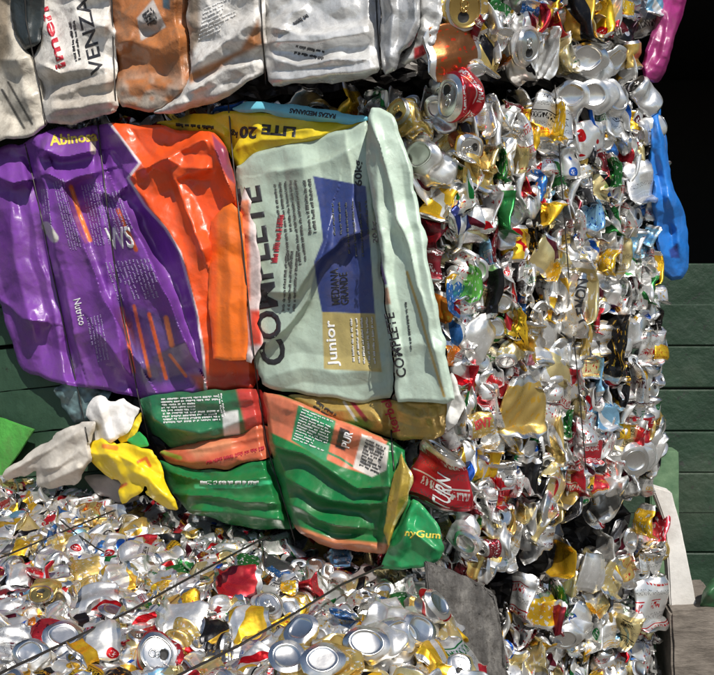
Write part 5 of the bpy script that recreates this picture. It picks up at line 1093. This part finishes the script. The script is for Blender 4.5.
# ------------------------------------------------------------------ green wall, with an added dark shed above it in place of shade
s = NT('green_painted_blocks'); oc = s.coord(); base = s.ramp(s.noise(5, 5, .6, oc), [(.3, (.004, .020, .009)), (.7, (.012, .040, .019))])
chip = s.ramp(s.noise(34, 6, .75, oc), [(.60, 0.), (.63, 1.)]); c = s.mix(chip, base, (.012, .018, .014)); c = s.mix(s.ramp(s.noise(3, 4, .6, oc), [(.5, 0.), (.8, .35)]), c, (.12, .12, .09))
s.set(s.b, 'Base Color', c); s.b.inputs['Roughness'].default_value = .6; s.bump(s.math('ADD', s.noise(22, 6, .6, oc), s.math('MULTIPLY', s.noise(4, 2, .5, oc), 3)), .8, .008); M_GW = s.m
def wallcourses(name, x0, x1, y, z0, z1, hh, m, tx=0, gap=.006):
    bm = bmesh.new(); z = z1; rr = random.Random(3); row = 0
    while z > z0:
        x = x0 - (row % 2) * .35
        while x < x1:
            w = rr.uniform(2.2, 3.6); a, b = x + gap / 2, x + w - gap / 2; d = rr.uniform(0, .006)
            vs = [bm.verts.new(p) for p in ((a, y - d, z - hh + gap), (b, y - d, z - hh + gap), (b, y - d, z), (a, y - d, z), (a, y + .05, z - hh + gap), (b, y + .05, z - hh + gap), (b, y + .05, z), (a, y + .05, z))]
            for f in ((0, 1, 2, 3), (5, 4, 7, 6), (3, 2, 6, 7), (4, 5, 1, 0), (1, 5, 6, 2), (4, 0, 3, 7)): bm.faces.new([vs[i] for i in f])
            x += w
        z -= hh * rr.uniform(.93, 1.07); row += 1
    bmesh.ops.bevel(bm, geom=bm.edges[:], offset=.004, segments=1, affect='EDGES')
    vs = [bm.verts.new(p) for p in ((x0, y + .02, z0), (x1, y + .02, z0), (x1, y + .02, z1 - .004), (x0, y + .02, z1 - .004))]; bm.faces.new(vs)
    me = bpy.data.meshes.new(name); bm.to_mesh(me); bm.free(); me.materials.append(m); return link(name, me)
WY = 2.98
o = wallcourses('painted_wall', -3.2, 3.2, WY, 0, CAMZ - .045, (.128), M_GW, gap=.003); tag(o, 'dark green painted block wall behind the bales below an added dark opening', 'wall')
M_DARK = simple('added_shed_black', (.030, .030, .030), .9, 0, 20, .3, .004)  # near-black board, so the added shed reads as deep shade
def box(name, x0, x1, y0, y1, z0, z1, m, parent=None):
    V = [(x, y, z) for z in (z0, z1) for y in (y0, y1) for x in (x0, x1)]
    me = mesh_np(name, V, [(0, 2, 3, 1), (4, 5, 7, 6), (0, 1, 5, 4), (2, 6, 7, 3), (0, 4, 6, 2), (1, 3, 7, 5)], [m], smooth=False); return link(name, me, parent)
shed = empty('added_shade_shed', (0, WY + .1, 0)); tag(shed, 'added dark shed standing in for deep shade above the green wall', 'shed')  # made-up shed, its dark inside replaces shade on the upper wall
for nm, a in (('back_wall', (-3.4, 3.4, 7.0, 7.1, 0, 3.6)), ('side_wall', (-3.4, -3.3, WY + .08, 7.0, 0, 3.6)), ('side_wall', (3.3, 3.4, WY + .08, 7.0, 0, 3.6)), ('roof', (-3.6, 3.6, WY - .05, 7.3, 2.75, 2.85)), ('floor_slab', (-3.3, 3.3, WY + .08, 7.0, .0, .02))):  # parts of the added shed, there only for its dark inside
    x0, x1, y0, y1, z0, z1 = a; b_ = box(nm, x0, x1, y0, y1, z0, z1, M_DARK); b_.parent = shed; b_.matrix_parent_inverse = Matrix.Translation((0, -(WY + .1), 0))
# leaning green board and bright tarp piece at the lower left, in front of the wall
M_TARP = simple('bright_green_board_paint', (.08, .36, .06), .55, 0, 30, .8, .006, .25, dirt=.6)
q = [PL.at(px_, py_, .028 + (py_ - 370) * .0002) for px_, py_ in ((-90, 398), (0, 418), (34, 430), (20, 452), (4, 474), (-10, 500), (-90, 520))]
o = prism('painted_board', q, (0, .012, 0), M_TARP, .002, .001, .03); tag(o, 'bright light green board corner at the left edge behind the cloth', 'board')
s = NT('green_painted_sheet'); oc = s.coord(); chip = s.ramp(s.noise(30, 6, .75, oc), [(.62, 0.), (.65, 1.)]); s.set(s.b, 'Base Color', s.mix(chip, s.ramp(s.noise(6, 5, .6, oc), [(.3, (.020, .055, .030)), (.7, (.038, .085, .048))]), (.02, .03, .02))); s.b.inputs['Roughness'].default_value = .6; s.bump(s.noise(22, 6, .6, oc), .7, .006)
pan = empty('plank_panel', tuple(PL.at(0, 500, 0))); tag(pan, 'dark green chipped plank panel leaning at the left below the purple bag', 'panel')
bd = [(270, 250), (318, 300), (358, 338), (402, 380), (446, 424), (488, 470), (525, 520)]
for k_ in range(6):
    (l0, r0), (l1, r1) = bd[k_], bd[k_ + 1]; xr = 60 if k_ < 2 else 110
    q = [PL.at(px_, py_, -.01 + (py_ - 370) * .0002 + .002 * (k_ % 2)) for px_, py_ in ((-90, l0 + .8), (xr, r0 + .8), (xr, r1 - .4), (-90, l1 - .4))]
    o = prism('plank', q, (.0, .012, 0), s.m, .0015, .002, .03); o.parent = pan; o.matrix_parent_inverse = Matrix.Translation(-pan.location)
# ------------------------------------------------------------------ ground
s = NT('concrete_yard'); oc = s.coord(); s.set(s.b, 'Base Color', s.ramp(s.noise(2, 6, .6, oc), [(.3, (.10, .095, .085)), (.7, (.17, .16, .145))])); s.b.inputs['Roughness'].default_value = .9; s.bump(s.noise(30, 5, .6, oc), .4, .005)
me = mesh_np('ground', [(-60, -60, 0), (60, -60, 0), (60, 60, 0), (-60, 60, 0)], [(0, 1, 2, 3)], [s.m], smooth=False); tag(link('ground', me), kind='structure')
# ------------------------------------------------------------------ light
SUN = Vector((.22, -.68, .80)).normalized()
el = math.asin(SUN.z); w = bpy.data.worlds.new('World'); scene.world = w; w.use_nodes = True; wt = w.node_tree; bg = wt.nodes['Background']
sky = wt.nodes.new('ShaderNodeTexSky'); sky.sky_type = 'NISHITA'; sky.sun_disc = False; sky.sun_elevation = el; sky.sun_rotation = math.atan2(SUN.x, SUN.y)
wt.links.new(sky.outputs[0], bg.inputs[0]); bg.inputs[1].default_value = .080
sd = bpy.data.lights.new('sun', 'SUN'); sd.energy = 5.0; sd.angle = R(.5); sd.color = (1, .95, .87); so = bpy.data.objects.new('sun', sd); COL.objects.link(so)
so.rotation_euler = SUN.to_track_quat('Z', 'Y').to_euler()
vs_ = scene.view_settings; vs_.view_transform = 'Standard'; vs_.look = 'None'; vs_.exposure = 0.0; vs_.gamma = 1
# ------------------------------------------------------------------ turn the placed cans into objects: the 300 that show largest, the rest as one mass
def splat(campos, cell=2.6):
    """z-buffer of all can and sheet points, as seen from campos: which can shows in which cell"""
    pts, ids = [], []
    for i, k in enumerate(CANS):
        M_ = np.array(k.M)
        for arr in (k.p.arr[0], k.p.arr_ends[0][0], k.p.arr_ends[1][0]): pts.append(arr @ M_[:3, :3].T + M_[:3, 3]); ids.append(np.full(len(arr), i, np.int32))
    for o in list(COL.objects):
        if o.type == 'MESH' and o.name.split('.')[0] not in ('ground', 'bale_core', 'baling_wire'):
            c = np.empty(len(o.data.vertices) * 3); o.data.vertices.foreach_get('co', c); c = c.reshape(-1, 3)
            if len(c) > 400: pts.append(c); ids.append(np.full(len(c), -1, np.int32))
    P = np.vstack(pts) - campos; I = np.concatenate(ids)
    z = P[:, 1] * cp - P[:, 2] * sp; ok = z > .2; P, I, z = P[ok], I[ok], z[ok]
    x = 357 + F * P[:, 0] / z; y = 337.5 - F * (P[:, 1] * sp + P[:, 2] * cp) / z
    ok = (x >= 0) & (x < 714) & (y >= 0) & (y < 675); x, y, z, I = x[ok], y[ok], z[ok], I[ok]
    W_ = int(714 / cell) + 1; key = (y / cell).astype(int) * W_ + (x / cell).astype(int)
    od = np.lexsort((z, key)); key, I = key[od], I[od]; first = np.r_[True, key[1:] != key[:-1]]; key, I = key[first], I[first]
    return (key % W_ + .5) * cell, (key // W_ + .5) * cell, I
sx_, sy_, si_ = splat(CAMP)
seen_any = set(si_.tolist())
for dx_ in (-.45, .45): seen_any |= set(splat(CAMP + [dx_, 0, 0], 2.0)[2].tolist())
for i, k in enumerate(CANS):
    m_ = si_ == i; k.vis = int(m_.sum()); k.c = (float(sx_[m_].mean()), float(sy_[m_].mean())) if k.vis else k.px
order = sorted(range(len(CANS)), key=lambda i: (-(CANS[i].vis * (3 if CANS[i].prio else 1))))
keep = [i for i in order if CANS[i].vis > 0][:300]
print('cans', len(CANS), 'visible', len([1 for k in CANS if k.vis]), 'kept', len(keep), 'smallest', CANS[keep[-1]].vis, 'landmarks unseen', [k.label for k in CANS if k.prio and k.vis < 3])
ks = set(keep)
# labels: own wording for the hand-placed ones, the others are located from the nearest telling can
FORM = {'lid': 'can with its lid end outward', 'base': 'can with its dished base outward', 'flat': 'can squashed flat', 'sliver': 'can folded into a narrow strip', 'dent': 'dented can seen from its side'}
FORM2 = {'lid': 'crushed {} can, lid end outward', 'base': 'crushed {} can, dished base outward', 'flat': 'flattened {} can', 'sliver': 'narrow folded {} can', 'dent': 'dented {} can'}
LAND = [(CANS[i].c, CANS[i].short) for i in keep if CANS[i].short]
LAND += [((20, 250), 'purple bag'), ((400, 570), 'tip of the large green bag'), ((465, 620), 'grey slab'), ((680, 550), 'white plank')]
def dirword(dx, dy):
    a = math.degrees(math.atan2(-dy, dx)) % 360
    return ['right of', 'up and right from', 'above', 'up and left from', 'left of', 'down and left from', 'below', 'down and right from'][int((a + 22.5) // 45) % 8]
used = {}
ORD = ['', 'second ', 'third ', 'fourth ', 'fifth ', 'sixth ', 'seventh ', 'eighth ']
auto = []
for i in keep:
    k = CANS[i]
    if k.prio and k.label: used[k.label] = 1; continue
    sx, sy = k.c
    dist = sorted((math.hypot(q[0] - sx, (q[1] - sy) * 1.0), n, q) for q, n in LAND)
    auto.append((dist[0][0], i, dist))
auto.sort()
for _, i, dist in auto:
    k = CANS[i]; pr = '' if k.mat == 'plain' or SECNAME[k.sec] == k.colour else {'band': ' with %s stripes', 'logo': ' with %s patches', 'marks': ' with %s print'}[k.mat] % SECNAME[k.sec]
    best = None
    for d, n, q in dist[:4]:
        dw = dirword(k.c[0] - q[0], k.c[1] - q[1]); base = (FORM2[k.p.kind].format(k.colour) + pr, dw, n); c_ = used.get(base, 0)
        if best is None or c_ < best[0]: best = (c_, base)
        if c_ == 0: break
    c_, base = best; used[base] = c_ + 1
    body = base[0]
    k.label = (ORD[min(c_, 7)] + body + ', ' + base[1] + ' the ' + base[2])
    w_ = k.label.split()
    if len(w_) > 16: k.label = (ORD[min(c_, 7)] + FORM2[k.p.kind].format(k.colour) + ', ' + base[1] + ' the ' + base[2])
for i in keep:
    k = CANS[i]
    if len(k.label.split()) > 16: k.label = k.label.replace(', lid end outward', ' lid').replace(', dished base outward', ' base')
    if len(k.label.split()) > 16: k.label = k.label.replace('up and ', 'upper ').replace('down and ', 'lower ').replace(' from the', ' of the')
seen = {}
for i in keep:
    l = CANS[i].label
    if l in seen: CANS[i].label = l + ', smaller one'
    seen[CANS[i].label] = 1
GRP = 'crushed drink cans pressed into the bales'
for i in keep:
    k = CANS[i]; root = empty('drink_can', (0, 0, 0), k.M); tag(root, k.label, 'drink can', GRP)
    col = CC[k.colour] + (((k.sec + .5) / 8.0 - .03),)
    def part(name, me, par):
        o = bpy.data.objects.new(name, me); COL.objects.link(o); o.parent = par; o.color = col; return o
    b = part('body', k.p.body, root); b.material_slots[0].link = 'OBJECT'; b.material_slots[0].material = CM[k.mat]
    l = part('lid', k.p.lid, root); part('base', k.p.base, root)
    if k.p.kind in ('lid', 'dent') or k.vis > 90: part('pull_tab', k.p.tab, l)
# the rest, one mass
Vs, Fs, Ms, Us, Cs, Rs = [], [], [], [], [], []; nv = 0
matl = [CMA[k] for k in KINDS] + [M_ALU, M_MOUTH_SHADE]
for i, k in enumerate(CANS):
    if i in ks or i not in seen_any: continue
    Mx = np.array(k.M)
    for w_, (V, Fc, uv) in enumerate([k.p.arr] + [(a[0], a[1], a[2]) for a in k.p.arr_ends]):
        Vw = V @ Mx[:3, :3].T + Mx[:3, 3]; Vs.append(Vw); Fs.append(Fc + nv); nv += len(V)
        if w_ == 0: Ms.append(np.full(len(Fc), KINDS.index(k.mat))); Us.append(uv)
        else: Ms.append(np.full(len(Fc), 4) if uv is None else 4 + uv); Us.append(np.zeros((len(Fc) * 4, 2)))
        c = np.array(CC[k.colour] + (((k.sec + .5) / 8.0 - .03),)); Cs.append(np.tile(c, (len(V), 1))); Rs.append(np.full(len(V), (i * .6180339) % 1))
me = mesh_np('crushed_cans', np.vstack(Vs), np.vstack(Fs), matl, np.concatenate(Ms), np.vstack(Us), np.vstack(Cs))
at_ = me.attributes.new('rndv', 'FLOAT', 'POINT'); at_.data.foreach_set('value', np.concatenate(Rs))
me.set_sharp_from_angle(angle=R(38))
tag(link('crushed_cans', me), 'smaller and half hidden crushed cans filling the gaps of all the bales', 'drink cans', None, 'stuff')

print('in mass', len([1 for i in range(len(CANS)) if i not in ks and i in seen_any]))
